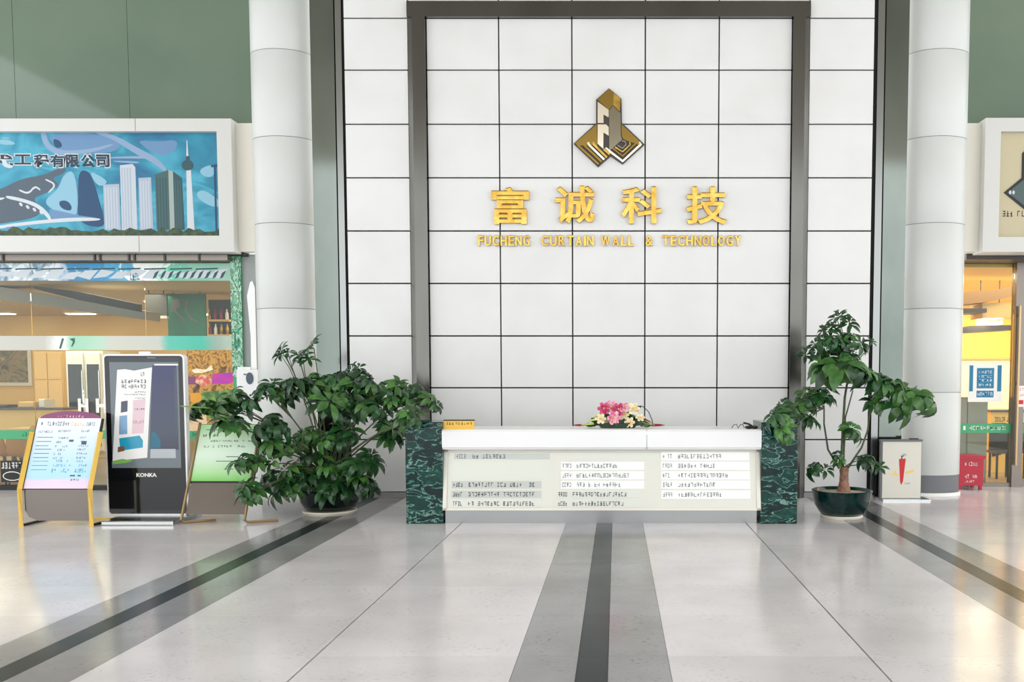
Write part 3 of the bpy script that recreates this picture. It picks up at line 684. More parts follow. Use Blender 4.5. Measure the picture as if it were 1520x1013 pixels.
# cafe tables and chairs
def cafe_table(x, y, label):
    t = thing('cafe_table', (x, y, 0), label, 'table', 'cafe tables behind the glass')
    B().box(x - .6, x + .6, y - .35, y + .35, .71, .75, .01).build('table_top', 'table_wood', t)
    for sx in (-.5, .5):
        for sy in (-.28, .28): B().box(x + sx - .02, x + sx + .02, y + sy - .02, y + sy + .02, 0, .71).build('leg', 'black_matt', t)
def cafe_chair(x, y, rz, label):
    t = thing('cafe_chair', (x, y, 0), label, 'chair', 'orange shell chairs behind the glass')
    def rot(p): c, s = math.cos(rz), math.sin(rz); return (x + p[0] * c - p[1] * s, y + p[0] * s + p[1] * c, p[2])
    b = B(); prof = [(.2, .47), (.05, .44), (-.12, .45), (-.19, .5), (-.22, .62), (-.24, .75), (-.245, .84)]; wd = [.2, .22, .22, .21, .2, .18, .11]
    v = []
    for (yy, zz), w in zip(prof, wd): v += [rot((-w, yy + .03, zz + .02)), rot((-w * .5, yy, zz)), rot((w * .5, yy, zz)), rot((w, yy + .03, zz + .02))]
    f = [(i * 4 + k, i * 4 + k + 1, i * 4 + 5 + k, i * 4 + 4 + k) for i in range(6) for k in range(3)]
    n = len(v); back = [(a, b_, c - .015) if i < 12 else tuple(Vector((a, b_, c)) + Vector(rot((0, -.018, 0))) - Vector(rot((0, 0, 0)))) for i, (a, b_, c) in enumerate(v)]
    b.add(v, f); b.add(back, [q[::-1] for q in f]); b.sm = True; b.build('seat_shell', 'orange_shell', t)
    for sx in (-.17, .17):
        for sy in (-.15, .17): B().tube([rot((sx * .8, sy * .8, .44)), rot((sx * 1.15, sy * 1.15, 0))], .014).build('leg', 'black_matt', t)
cafe_table(PX(10, 2.6), 2.6, 'light wood cafe table with black legs behind the shop glass'); cafe_table(PX(70, 4.4), 4.4, 'light wood cafe table with black legs behind the shop glass')
cafe_table(PX(-130, 3.4), 3.4, 'light wood cafe table with black legs behind the shop glass')
for px, Y, rz in ((-4, 1.75, 0), (36, 1.7, .15), (2, 3.35, 2.9), (66, 3.4, .1)):
    cafe_chair(PX(px, Y), Y, rz + math.pi if rz > 1 else rz, 'orange shell cafe chair with black legs behind the shop glass')
t = thing('serving_counter', (PX(230, 3.6), 3.6, 0), 'long pale wood serving counter behind the kiosk', 'counter')
B().box(PX(165, 3.4), PX(345, 3.4), 3.4, 4.0, .0, 1.0).build('body', 'table_wood', t); B().box(PX(163, 3.4), PX(346, 3.4), 3.36, 4.04, 1.0, 1.04).build('counter_top', 'shop_white', t)

t = thing('bar_counter', (PX(10, 4.9), 5.2, 0), 'tan bar counter with dark top and boxes on it in front of the wall picture', 'counter')
B().box(PX(-120, 4.9), PX(91, 4.9), 4.95, 5.5, 0, PZ(609, 4.9)).build('body', 'shop_wall', t); B().box(PX(-122, 4.9), PX(92, 4.9), 4.9, 5.54, PZ(609, 4.9), PZ(606, 4.9)).build('counter_top', 'dark_brown', t)
zc5 = PZ(606, 4.9)
for a, b_, h, m, lab in ((-30, 12, .06, 'black_matt', 'flat black tray on the tan bar counter'), (28, 52, .12, 'table_wood', 'small wooden crate on the tan bar counter'), (58, 68, .17, 'cream_paint', 'cream till box on the tan bar counter')):
    o = B().box(PX(a, 5.1), PX(b_, 5.1), 5.05, 5.35, zc5, zc5 + h, .02).build('counter_box', m); tag(o, lab, 'box')
t = thing('hanging_panel', (PX(235, 4.2), 4.2, PZ(470, 4.2)), 'dark grey hanging panel with pale lower strip beside the green chalk board', 'panel')
B().box(PX(219, 4.2), PX(251, 4.2), 4.2, 4.25, PZ(470, 4.2), PZ(436, 4.2)).build('board', mat('panel_charcoal', (84, 84, 82), .4), t); B().box(PX(219, 4.2), PX(251, 4.2), 4.19, 4.26, PZ(473, 4.2), PZ(469, 4.2)).build('edge_strip', 'shop_white', t)
for px in (224, 246): B().box(PX(px, 4.2) - .006, PX(px, 4.2) + .006, 4.21, 4.23, PZ(436, 4.2), LCZ).build('hanger', 'black_matt', t)

# ================================================================ RIGHT SHOP FRONT
RY = 1.3
def rx(px): return PX(px, RY, 560)
def rz_(py): return PZ(py, RY)
hd = structure('trim_10', (rx(1480), RY, rz_(390)))
piece('soffit', rx(1462), rx(1760), .62, 1.45, rz_(380), rz_(371), 'bronze', hd); piece('lintel', rx(1415), rx(1760), .9, 1.45, rz_(391), rz_(380), 'dark_brown', hd)
w2 = structure('window_2', (rx(1460), RY, 0))
piece('pane', rx(1418), rx(1502), RY, RY + .012, .06, rz_(391), 'clear_glass', w2)
piece('sill', rx(1415), rx(1502), RY - .04, RY + .05, 0, .06, 'brown_metal', w2)
piece('mullion', rx(1502), rx(1517), RY - .08, RY + .08, 0, rz_(391), 'brown_metal', w2)
B().box(rx(1418), rx(1502), RY - .004, RY - .0005, rz_(643), rz_(629)).build('film_band', 'green_film', w2)
pg = front_plane(rx(1418), rx(1502), rz_(643), rz_(629), RY - .004)
b = B(); pg.rect(b, .16, .2, .3, .75, .001); pg.marks(b, .26, .96, .3, .75, 11, random.Random(6), .001); b.build('strip_lettering', 'shop_white', w2)
d1 = structure('door_1', (rx(1560), RY, 0))
piece('pane', rx(1517), rx(1640), RY, RY + .012, .1, rz_(391), 'clear_glass', d1); piece('bottom_rail', rx(1517), rx(1640), RY - .03, RY + .03, 0, .1, 'brown_metal', d1)
B().box(rx(1517), rx(1640), RY - .004, RY - .0005, rz_(643), rz_(629)).build('film_band', 'green_film', d1)
B().tube([(rx(1505.5), RY - .13, rz_(690)), (rx(1505.5), RY - .13, rz_(455))], .02, 8).build('handle', 'bronze', d1)
for py in (470, 570, 680): B().tube([(rx(1505.5), RY - .13, rz_(py)), (rx(1505.5), RY - .07, rz_(py))], .014, 6).build('handle_bracket', 'bronze', d1)
nt_ = thing('door_notice', (rx(1512), RY - .09, rz_(604)), 'small white door notice with pink lettering on the brown mullion', 'notice')
nn = front_plane(rx(1506.5), rx(1518), rz_(604), rz_(573), RY - .0805)
b = B(); nn.rect(b, 0, 1, 0, 1, 0, .003); b.build('sheet', 'shop_white', nt_)
b = B(); rnd = random.Random(9); nn.marks(b, .12, .9, .76, .9, 3, rnd, .004); nn.marks(b, .12, .9, .5, .64, 3, rnd, .004); nn.rect(b, .2, .85, .12, .32, .004); b.build('lettering', 'red_print', nt_)
# blue and white poster on the glass
pt = thing('poster', (rx(1462), RY - .01, rz_(597)), 'blue and white notice poster on the right shop glass', 'poster')
bb = front_plane(rx(1437), rx(1487), rz_(597), rz_(541), RY - .008)
b = B(); bb.rect(b, 0, 1, 0, 1, 0, .004); b.build('sheet', 'shop_white', pt)
b = B(); bb.rect(b, .03, .14, .28, .97, .005); bb.rect(b, .86, .98, .28, .97, .005); bb.rect(b, .25, .76, .36, .9, .005); bb.poly(b, [(.25, .12), (.76, .12), (.76, .3), (.25, .3)], .005); b.build('blue_field', 'teal_print', pt)
b = B(); rnd = random.Random(10)
for k, v in enumerate((.76, .64, .54, .42)): bb.marks(b, .31, .71, v, v + .07, 5, rnd, .006)
bb.marks(b, .28, .74, .16, .26, 6, rnd, .006); b.build('lettering', 'shop_white', pt)
# ---- right shop interior
RX0, RX1, RYB, RCZ = rx(1405), rx(1800), 7.5, 3.35
struct(B().box(RX0, RX1, 1.38, RYB, -.1, .0).build('floor', 'shop_floor'))
struct(B().box(RX0, RX1, .9, 1.38, -.1, .0).build('floor', 'floor_light'))
struct(B().box(RX0, RX1, 1.4, RYB, RCZ, RCZ + .1).build('ceiling', mat('shop_ceiling_gold', (236, 202, 128), .6)))
struct(B().box(RX0, RX1, RYB, RYB + .1, 0, RCZ).build('wall_shop', 'shop_wall_yellow'))
struct(B().box(RX0 - .1, RX0, 1.4, RYB, 0, RCZ).build('wall_shop', 'shop_wall_yellow')); struct(B().box(RX1, RX1 + .1, 1.4, RYB, 0, RCZ).build('wall_shop', 'shop_wall_yellow'))
area_light('shop_light', (RX0 + 2.1, 4.4, RCZ - .03), (0, 0, 0), 3.4, 5.0, 130, (1.0, .88, .6))
bm = structure('trim_11', (rx(1460), 2.4, rz_(490)))
Y = 2.6
B().prism([Q(x, y, Y) for x, y in ((1400, 436), (1400, 456), (1470, 448), (1540, 432), (1540, 420), (1480, 430))], Y, Y + .5).build('sloped_beam', mat('beam_tan', (150, 112, 70), .5), bm)
B().prism([Q(x, y, Y) for x, y in ((1400, 458), (1400, 466), (1465, 464), (1465, 458))], Y, Y + .5).build('dark_beam', 'dark_brown', bm)
B().prism([Q(x, y, Y) for x, y in ((1462, 450), (1462, 472), (1540, 470), (1540, 446))], Y + .1, Y + .6).build('duct_box', 'table_wood', bm)
B().prism([Q(x, y, Y + .8) for x, y in ((1390, 492), (1390, 497), (1540, 488), (1540, 482), (1440, 484))], Y + .8, Y + 1.2).build('dark_beam', 'dark_brown', bm)
B().prism([Q(x, y, Y + .7) for x, y in ((1400, 470), (1400, 490), (1424, 490), (1424, 468))], Y + .7, Y + 1.2).build('duct_end', 'dark_brown', bm)
lt = thing('tube_lamp', (PX(1468, 3.1), 3.1, PZ(482, 3.1)), 'bright white tube lamp hung from the golden shop ceiling', 'lamp')
B().box(PX(1450, 3.1), PX(1482, 3.1), 3.0, 3.2, PZ(482, 3.1), PZ(477, 3.1)).build('tube', 'lamp_glow', lt); 
for px in (1452, 1480): B().box(PX(px, 3.1) - .006, PX(px, 3.1) + .006, 3.09, 3.11, PZ(477, 3.1), RCZ).build('hanger', 'black_matt', lt)
t = thing('white_partition', (PX(1470, 5.5), 5.5, 0), 'white low partition wall in the yellow shop', 'partition')
B().box(PX(1395, 5.5), PX(1545, 5.5), 5.5, 5.6, 0, PZ(534, 5.5)).build('panel', 'shop_white', t); B().box(PX(1395, 5.5), PX(1545, 5.5), 5.46, 5.64, PZ(534, 5.5), PZ(531, 5.5)).build('cap_rail', 'table_wood', t)
t = thing('grey_cabinet', (PX(1444, 1.9), 2.1, 0), 'pale grey cabinet behind the glass under the blue poster', 'cabinet')
B().box(PX(1405, 1.9), PX(1468, 1.9), 1.92, 2.4, 0, PZ(590, 1.9)).build('body', 'shop_grey', t)
for a, b_ in ((1406, 1436), (1438, 1467)): B().box(PX(a, 1.9), PX(b_, 1.9), 1.9, 1.92, .08, PZ(593, 1.9)).build('door', mat('cab_door', (168, 174, 170), .5) if a == 1406 else 'cab_door', t)
t = thing('yellow_counter', (PX(1500, 3.4), 3.6, 0), 'yellow shop counter with dark print beside the grey cabinet', 'counter')
B().box(PX(1472, 3.4), PX(1560, 3.4), 3.4, 4.0, 0, PZ(612, 3.4)).build('body', 'shop_wall_yellow', t); B().box(PX(1470, 3.4), PX(1562, 3.4), 3.36, 4.04, PZ(612, 3.4), PZ(609, 3.4)).build('counter_top', 'dark_brown', t)
yc = front_plane(PX(1472, 3.4), PX(1560, 3.4), 0, PZ(612, 3.4), 3.395)
b = B(); yc.marks(b, .06, .3, .84, .92, 6, random.Random(12)); yc.poly(b, [(.02, .38), (.2, .5), (.22, .44), (.12, .36), (.2, .3), (.04, .26)][::-1]); b.build('print', 'ink', t)
for px, Y in ((1490, 2.5), (1530, 2.6)):
    x = PX(px, Y); t = thing('bar_stool', (x, Y, 0), 'dark stool with rounded back behind the right shop glass', 'stool', 'dark stools in the yellow shop')
    z0 = .45; b = B(); b.prism([(x - .16, z0), (x + .16, z0), (x + .16, .82), (x + .11, .92), (x - .11, .92), (x - .16, .82)], Y + .12, Y + .16); b.build('backrest', 'dark_brown', t)
    B().box(x - .18, x + .18, Y - .18, Y + .18, .42, .46).build('seat', 'dark_brown', t)
    for sx in (-.14, .14):
        for sy in (-.14, .14): B().box(x + sx - .015, x + sx + .015, Y + sy - .015, Y + sy + .015, 0, .42).build('leg', 'black_matt', t)
# red box outside, against the glass
Y = .85; x0, x1 = PX(1424, Y), PX(1465, Y)
t = thing('red_bin', ((x0 + x1) / 2, 1.0, 0), 'red metal box with white lettering beside the round column and shop glass', 'bin')
bb0 = B(); bb0.box(x0 + .02, x1 - .02, Y, 1.2, .07, PZ(682, Y)); bb0.build('body', 'red_box', t); B().box(x0, x1, Y - .02, 1.22, PZ(682, Y), PZ(677, Y)).build('lid', 'red_box', t)
for xx in (x0 + .03, x1 - .07):
    for yy in (Y + .01, 1.15): B().box(xx, xx + .04, yy, yy + .04, 0, .07).build('foot', 'red_box', t)
rb = front_plane(x0 + .02, x1 - .02, .07, PZ(682, Y), Y)
b = B(); rnd = random.Random(14); rb.marks(b, .25, .78, .74, .9, 5, rnd); rb.marks(b, .25, .45, .26, .42, 2, rnd); rb.marks(b, .55, .78, .28, .4, 4, rnd); rb.marks(b, .25, .66, .12, .2, 5, rnd); b.build('lettering', 'shop_white', t)

# ================================================================ GOLD EMBLEM AND LETTERING ON THE WALL
def lg(x, y): return P(840 + x / 7.238, 120 + y / 7.236, 0)
em = thing('wall_emblem', (lg(463, 925)[0], 0, lg(463, 925)[1]), 'gold angular tower and diamond emblem fixed on the white panel wall', 'emblem')
def ext(name, pts, y0, y1, m): return B().prism([lg(*p) for p in pts][::-1], y0, y1).build(name, m, em)
ext('outline_plate', [(463, 88), (325, 210), (325, 462), (84, 682), (347, 932), (480, 815), (610, 902), (845, 690), (603, 460), (597, 200)], -.03, .004, 'dark_brown')
ext('left_diamond', [(330, 478), (100, 682), (125, 706), (340, 706)], -.045, -.028, 'gold_dark')
ext('right_diamond', [(598, 478), (825, 690), (800, 706), (620, 640), (600, 600)], -.045, -.028, 'gold_dark')
ext('tower_roof', [(463, 100), (338, 215), (460, 322), (505, 275), (512, 142)], -.05, -.028, 'gold_dark')
ext('tower_facet', [(514, 142), (588, 205), (578, 345), (506, 272)], -.055, -.028, 'gold')
ext('tower_side', [(466, 326), (506, 280), (576, 352), (588, 352), (590, 600), (604, 645), (500, 735), (466, 765)], -.05, -.028, 'gold_grey')
ext('f_shape', [(342, 240), (460, 328), (460, 410), (405, 378), (405, 468), (342, 468)], -.065, -.028, 'gold_pale')
ext('f_shape', [(342, 484), (432, 484), (460, 512), (460, 605), (405, 570), (402, 745), (342, 690)], -.065, -.028, 'gold_pale')
def bar(name, pts, w, y0, m): 
    return B().prism([lg(*p) for p in rim(pts, w)][::-1], y0, -.028).build(name, m, em)
for k, (a, bq) in enumerate((((122, 680), (352, 908)), ((180, 672), (384, 882)), ((238, 674), (412, 858)), ((292, 672), (440, 836)))):
    bar('diamond_ridge', [a, (a[0] + 14, a[1] + 30), bq], 22, -.062, ('gold_dark', 'gold_dark', 'gold_pale', 'gold')[k])
bar('diamond_ridge', [(410, 745), (470, 800)], 26, -.062, 'gold')
for k, q in enumerate(([(425, 735), (610, 876), (806, 694), (786, 676)], [(500, 735), (610, 822), (745, 690), (736, 672)], [(528, 726), (608, 776), (690, 700), (684, 672)], [(556, 706), (606, 740), (645, 700), (636, 664), (600, 660)])):
    bar('diamond_ridge', q, (24, 17, 15, 14)[k], -.062, ('gold_pale', 'gold_dark', 'gold', 'gold_grey')[k])

lt1 = thing('wall_lettering', (0, 0, PZ(334, 0)), 'large raised gold Chinese characters on the white panel wall', 'lettering')
for ch, x0, x1, y0, y1 in (('富', 730, 786, 279, 334), ('诚', 824, 883, 277, 333), ('科', 922, 982, 278, 333), ('技', 1018, 1079, 278, 334)):
    pl = front_plane(P(x0, 305)[0], P(x1, 305)[0], PZ(y1), PZ(y0), 0.0)
    text_part('character', ch, pl, 0, 1, 0, 1, .06, 'gold', lt1, off=0.0, bevel=.026)
lt2 = thing('wall_lettering', (0, 0, PZ(368, 0)), 'row of small raised gold Latin capitals under the Chinese characters', 'lettering')
def word(s, x0, x1):
    ws = [{'I': .35, 'W': 1.35, 'M': 1.2, 'L': .85, 'F': .85, 'E': .88, '&': 1.0}.get(c, 1.0) for c in s]; tot = sum(ws); x = x0
    for c, w in zip(s, ws):
        wd = (x1 - x0) * w / tot; q = front_plane(P(x, 358)[0], P(x + wd * .8, 358)[0], PZ(366), PZ(350), 0); x += wd
        text_part('letter', c, q, 0, 1, 0, 1, .04, 'gold', lt2, off=0, bevel=.03)
word('FUCHENG', 710, 789); word('CURTAIN', 804, 884); word('WALL', 892, 943); word('&', 958, 972); word('TECHNOLOGY', 983, 1102)

# ================================================================ RECEPTION DESK
DY = FL(629, 778)[1]                    # front of the marble blocks
def dx(px): return PX(px, DY, 700)
def dz(py): return PZ(py, DY)
for a, b_, lab in ((602, 657, 'green veined marble pier at the desk end beside the bushy plant'), (1129.5, 1184, 'green veined marble pier at the desk end beside the thin trunked plant')):
    o = B().box(dx(a), dx(b_), DY, DY + .6, 0, dz(627), .006).build('marble_pier', 'green_marble'); tag(o, lab, 'pier', 'marble desk piers')
L_, R_ = dx(656.5), dx(1130)
t = thing('reception_desk', ((L_ + R_) / 2, DY + .5, 0), 'white reception desk with slanted glazed directory between green marble piers', 'desk')
ct = B(); 
zt, zb = dz(638), dz(668)
def pyz(bl, pts, xa, xb):
    n = len(pts); return bl.add([(xa, y, z) for y, z in pts] + [(xb, y, z) for y, z in pts], [tuple(range(n)), tuple(range(2 * n - 1, n - 1, -1))] + [(i, n + i, n + (i + 1) % n, (i + 1) % n) for i in range(n)])
pyz(ct, [(DY + .02, zb), (DY + .0, zb + .03), (DY - .005, zt - .02), (DY + .02, zt), (DY + .78, zt), (DY + .78, zt - .05), (DY + .2, zt - .05), (DY + .2, zb)], L_, R_).build('counter_top', 'white_paint', t)
B().box(dx(960) - .002, dx(960) + .002, DY - .004, DY + .01, zb, zt).build('counter_joint', 'ink_grey', t)
B().box(L_ + .06, R_ - .06, DY + .22, DY + .74, .0, zb).build('body', 'cream_paint', t)
B().box(L_ + .02, R_ - .04, DY + .05, DY + .22, .0, dz(759)).build('plinth', 'steel_base', t)
# slanted directory case: bottom stands further out than the top
bz, tz = dz(758), dz(669); by, ty = DY - .02, DY + .12
case = B(); pyz(case, [(by, bz), (ty, tz), (DY + .25, tz), (DY + .25, bz)], L_ + .005, R_ - .005); db = case.build('directory_board', 'board_cream', t)
dpl = Pl((L_ + .005, by, bz), (R_ - .005, by, bz), (L_ + .005, ty, tz))
def df(px): return (px - 657) / (1130 - 657.0)
def dv(py): return (758 - py) / 89.0
rnd = random.Random(31)
mat('strip_white', (252, 252, 250), .4); mat('strip_grey', (206, 210, 204), .4); mat('strip_pale', (230, 232, 222), .4)
def nameplate(a, b_, py, m, n, dark, h=10.5):
    bb = B(); dpl.rect(bb, df(a), df(b_), dv(py + h / 2), dv(py - h / 2), .001, .006); s = bb.build('name_strip', m, db)
    bb = B(); w = df(b_) - df(a)
    dpl.marks(bb, df(a) + .02 * w, df(a) + .13 * w, dv(py + 3.3), dv(py - 3.3), 4, rnd, .0085, .95)
    dpl.marks(bb, df(a) + .19 * w, df(a) + (.19 + .78 * n / 22) * w, dv(py + 3.2), dv(py - 3.2), n, rnd, .0085, .93)
    bb.build('name_lettering', 'ink' if dark else 'ink_grey', s)
nameplate(672, 815, 679, 'strip_grey', 10, False, 8)
for py in (720.5, 734.5, 748): nameplate(669, 803, py, 'strip_grey' if py < 740 else 'strip_pale', 21, True)
for py, n in ((693, 14), (707, 18), (720.5, 15)): nameplate(832, 957, py, 'strip_white', n, False, 12)
for py, n in ((734.5, 18), (748, 17)): nameplate(826, 953, py, 'strip_pale', n, True)
for py, n in ((679, 14), (693, 12), (707, 16), (720.5, 12), (735, 14)): nameplate(982, 1115, py, 'strip_white', n, False, 12.3)
for a, b_, y0, y1 in ((668, 815, 686, 712), (840, 980, 674, 684)):
    bb = B(); dpl.rect(bb, df(a), df(b_), dv(y1), dv(y0), .001, .002); bb.build('blank_card', 'strip_pale', db)
fr = B()
for a, b_, c, d in ((0, 1, 0, .035), (0, 1, .955, 1), (0, .012, 0, 1), (.988, 1, 0, 1)): dpl.rect(fr, a, b_, c, d, .0, .02)
fr.build('case_frame', 'cream_paint', db)
gb = B(); dpl.rect(gb, .012, .988, .035, .955, .014, .002); gb.build('cover_glass', 'board_glass', db)

# --- things on the counter
zc = zt
SY = DY + .06
yx0, yx1 = L_ + .008, PX(703, SY)
t = thing('desk_sign', ((yx0 + yx1) / 2, SY + .05, zc), 'yellow name card with dark top strip at the counter end', 'sign')
ztt = PZ(625, SY)
B().box(yx0, yx1, SY, SY + .03, zc, ztt).build('card', 'yellow_card', t); B().box(yx0, yx1 + .006, SY - .005, SY + .035, ztt, ztt + .012).build('top_strip', 'black_matt', t)
yp = front_plane(yx0, yx1, zc, ztt, SY); b = B(); yp.marks(b, .08, .95, .5, .85, 9, random.Random(3)); b.build('lettering', 'gold_dark', t)
B().box(yx0 + .02, yx1 - .02, SY + .01, SY + .1, zc, zc + .012).build('foot', 'black_matt', t)

# flower arrangement
fy = DY + .4
def fpt(px, py, o=0): x, z = P(px, py, fy + o); return Vector((x, fy + o, max(z, zc + .03)))
fc = fpt(917, 636)
t = thing('flower_arrangement', (fc.x, fy, zc), 'low arrangement of pink flowers, pale lilies and dark green leaves on the counter', 'flowers')
B().lathe([(0, zc), (.2, zc), (.24, zc + .05), (.22, zc + .06), (0, zc + .06)], fc.x, fy, 20, .6).build('bowl', 'wicker', t)
rnd = random.Random(77)
def petal_flower(c, r, n, m, nm='flower', layers=2, tilt=.5):
    b = B(); c = Vector(c); ax = Vector((rnd.uniform(-.3, .3), -1, rnd.uniform(0, .8))).normalized(); u = ax.cross(Vector((0, 0, 1))).normalized(); v = ax.cross(u)
    for L in range(layers):
        rr = r * (1 - .35 * L)
        for k in range(n):
            a = 2 * math.pi * (k + .5 * L) / n; d = u * math.cos(a) + v * math.sin(a); s = u * -math.sin(a) + v * math.cos(a); lift = .25 + .35 * L
            p = [c, c + d * rr * .45 + s * rr * .38 + ax * rr * lift, c + d * rr + s * rr * .25 + ax * rr * lift * 1.1, c + d * rr * 1.08 + ax * rr * lift, c + d * rr - s * rr * .25 + ax * rr * lift * 1.1, c + d * rr * .45 - s * rr * .38 + ax * rr * lift]
            b.add([tuple(q) for q in p], [(0, 1, 2, 3), (0, 3, 4, 5)])
    b.sm = True; b.build(nm, m, t)
    o = B().ball(c + ax * r * .35, r * .16, r * .16, r * .16, 8, 5); o.build('flower_centre', 'yellow_card', t)
for px, py, r, m in ((897, 607, .055, 'magenta'), (908, 605, .06, 'pink'), (918, 608, .055, 'magenta'), (926, 606, .05, 'pink'), (911, 621, .06, 'pink'), (915, 617, .05, 'magenta'), (892, 622, .045, 'petal_cream'), (926, 616, .045, 'petal_cream'), (935, 629, .045, 'petal_cream'), (940, 608, .055, 'petal_cream'), (950, 621, .04, 'petal_cream'), (903, 633, .04, 'petal_cream')):
    fh = fpt(px, py, rnd.uniform(-.12, .0)); fh.z = max(fh.z, zc + r * 1.35 * 1.1); petal_flower(fh, r * 1.35, 6, m)
def blade(b, p0, p1, w, sag=.0, seg=5, up=Vector((0, -.6, .8))):
    p0, p1 = Vector(p0), Vector(p1); d = p1 - p0; s = d.cross(up).normalized(); V = []
    for i in range(seg + 1):
        q = i / seg; c = p0 + d * q - Vector((0, 0, sag * q * q)) ; ww = w * math.sin(math.pi * min(1, q * .92 + .06)) ** .8
        V += [tuple(c + s * ww / 2), tuple(c + up.normalized() * ww * -.12), tuple(c - s * ww / 2)]
    b.add(V, [(i * 3 + k, i * 3 + k + 1, i * 3 + 4 + k, i * 3 + 3 + k) for i in range(seg) for k in (0, 1)]); b.sm = True
for (a, e, w, m) in (((905, 625), (862, 636), .05, 'lily_pale'), ((900, 618), (872, 626), .045, 'lily_pale'), ((895, 612), (880, 620), .04, 'lily_pale'), ((940, 622), (972, 636), .05, 'lily_pale'), ((935, 615), (965, 630), .04, 'leaf_mid'), ((943, 612), (952, 602), .045, 'leaf_dark'), ((960, 632), (987, 637), .05, 'crimson'), ((870, 634), (850, 637), .04, 'crimson'), ((948, 618), (968, 628), .03, 'crimson'), ((938, 602), (946, 610), .05, 'crimson')):
    b = B(); blade(b, fpt(*a), fpt(*e), w); b.build('lily_bud' if m == 'lily_pale' else 'leaf', m, t)
for k in range(34):
    x = 872 + 94 * k / 33; h = 637 - max(5, 30 * (1 - ((x - 917) / 56) ** 2)) * rnd.uniform(.55, .95); o = rnd.uniform(-.05, .12)
    b = B(); blade(b, fpt(917 + (x - 917) * .75, 637, o), fpt(x + rnd.uniform(-5, 5), h, o + rnd.uniform(-.03, .05)), .085 if h < 622 else .055, up=Vector((rnd.uniform(-.3, .3), -1, .15))); b.build('leaf', 'leaf_dark', t)
b = B(); b.tube([fpt(945, 603), fpt(955, 604), fpt(963, 612), fpt(968, 624), fpt(969, 636)], .006); b.build('wire_hoop', 'wicker', t)
b = B(); b.add([tuple(fpt(*q, .03)) for q in ((945, 604), (955, 605), (962, 613), (967, 625), (968, 636), (955, 626))], [(0, 1, 2, 3, 4, 5)]); b.build('tulle', 'board_glass', t)

# tangle of dark cable at the right end of the counter
cy_ = DY + .12; rnd = random.Random(4)
def cpt(px, py): x, z = P(px, py, cy_); return (x, cy_ + rnd.uniform(-.03, .03), max(z, zc + .011))
t = thing('telephone_headset', (cpt(1108, 637)[0], cy_, zc), 'dark coiled headset lying on the counter near the thin trunked plant', 'headset')
b = B(); b.tube([cpt(1086, 636), cpt(1089, 631), cpt(1093, 630), cpt(1095, 636), cpt(1099, 631), cpt(1103, 630), cpt(1105, 636)], .006); b.build('cord', 'ink_grey', t)
b = B(); b.tube([cpt(1104, 628), cpt(1112, 630), cpt(1118, 634), cpt(1123, 637)], .012); b.build('headband', 'ink', t)
B().ball((cpt(1112, 634)[0], cy_, zc + .02), .05, .04, .02).build('earpiece', 'ink', t); B().ball((cpt(1120, 634)[0], cy_, zc + .02), .04, .04, .02).build('earpiece', 'ink', t)

# ================================================================ TILTED BOARDS, KIOSK
bx0, bY = FL(28, 783)
def tilt_board(name, label, x0, x1, Y0, zlow, ztop, lean, frame_m, style):
    t = thing(name, ((x0 + x1) / 2, Y0, 0), label, 'sign stand')
    pl = Pl((x0 + .03, Y0, zlow), (x1 - .03, Y0, zlow), (x0 + .03, Y0 + lean, ztop))
    return t, pl
x0, x1 = -6.62, -5.84; Y0 = -2.42; lean = .3; zl, zh = .42, 1.19
t, pl = tilt_board('sign_stand', 'gold framed tilted board with pale blue menu poster and mauve arched topper', x0, x1, Y0, zl, zh, lean, 'gold_paint', 0)
for x in (x0, x1):
    B().tube([(x, Y0 - .02, 0), (x, Y0 - .02, zl), (x, Y0 - .02 + lean * .8, zl + (zh - zl) * .8)], .03, 4).build('frame_leg', 'gold_paint', t)
B().box(x0, x1, Y0 + .40, Y0 + .43, .0, .03).build('rear_rail', 'gold_paint', t)
for x in (x0, x1): B().box(x - .015, x + .015, Y0 - .02, Y0 + .43, .0, .025).build('foot_bar', 'black_matt', t)
b = B(); pl.rect(b, -.02, 1.02, 0, 1, -.03, .028); b.build('backing', 'black_matt', t)
b = B(); q = front_plane(x0 + .03, x1 - .03, .06, zl - .01, Y0 + .02); q.poly(b, [(0, .35), (.06, .12), (.2, 0), (1, 0), (1, 1), (0, 1)], 0, .01); b.build('lower_sheet', mat('smoked_sheet', (120, 112, 106), .12, .5), t)
zmid = (zl + zh) / 2
pm_ = ramp_mat('menu_blue', 2, [(zl, (228, 206, 224)), (zl + .09, (222, 206, 230)), (zl + .12, (170, 216, 238)), (zl + .3, (186, 220, 242)), (zl + .55, (214, 226, 244)), (zh, (232, 236, 246))], .35, .02)
b = B(); pl.rect(b, 0, 1, 0, 1, 0, .004); ps = b.build('poster', pm_, t)
rnd = random.Random(51); b = B()
pl.marks(b, .06, .1, .9, .94, 1, rnd, .005); pl.marks(b, .16, .52, .89, .95, 9, rnd, .005); pl.marks(b, .78, .92, .89, .94, 5, rnd, .005)
pl.marks(b, .05, .28, .79, .82, 8, rnd, .005); pl.marks(b, .36, .56, .8, .83, 7, rnd, .005); pl.marks(b, .72, .86, .8, .83, 5, rnd, .005)
for v in (.72, .66, .6, .55, .49, .43): pl.rect(b, .05, .05 + rnd.uniform(.2, .26), v, v + .008, .005); pl.marks(b, .36, .36 + rnd.uniform(.12, .22), v - .02, v + .01, 7, rnd, .005, .8); pl.marks(b, .72, .72 + rnd.uniform(.1, .18), v - .01, v + .015, 5, rnd, .005, .8)
pl.rect(b, .56, .63, .66, .69, .005); pl.rect(b, .76, .84, .62, .67, .005); pl.rect(b, .68, .76, .17, .19, .005); pl.rect(b, .8, .85, .17, .19, .005); pl.marks(b, .7, .84, .11, .14, 3, rnd, .005)
for v in (.38, .32, .26): pl.rect(b, .06, .3, v, v + .006, .005)
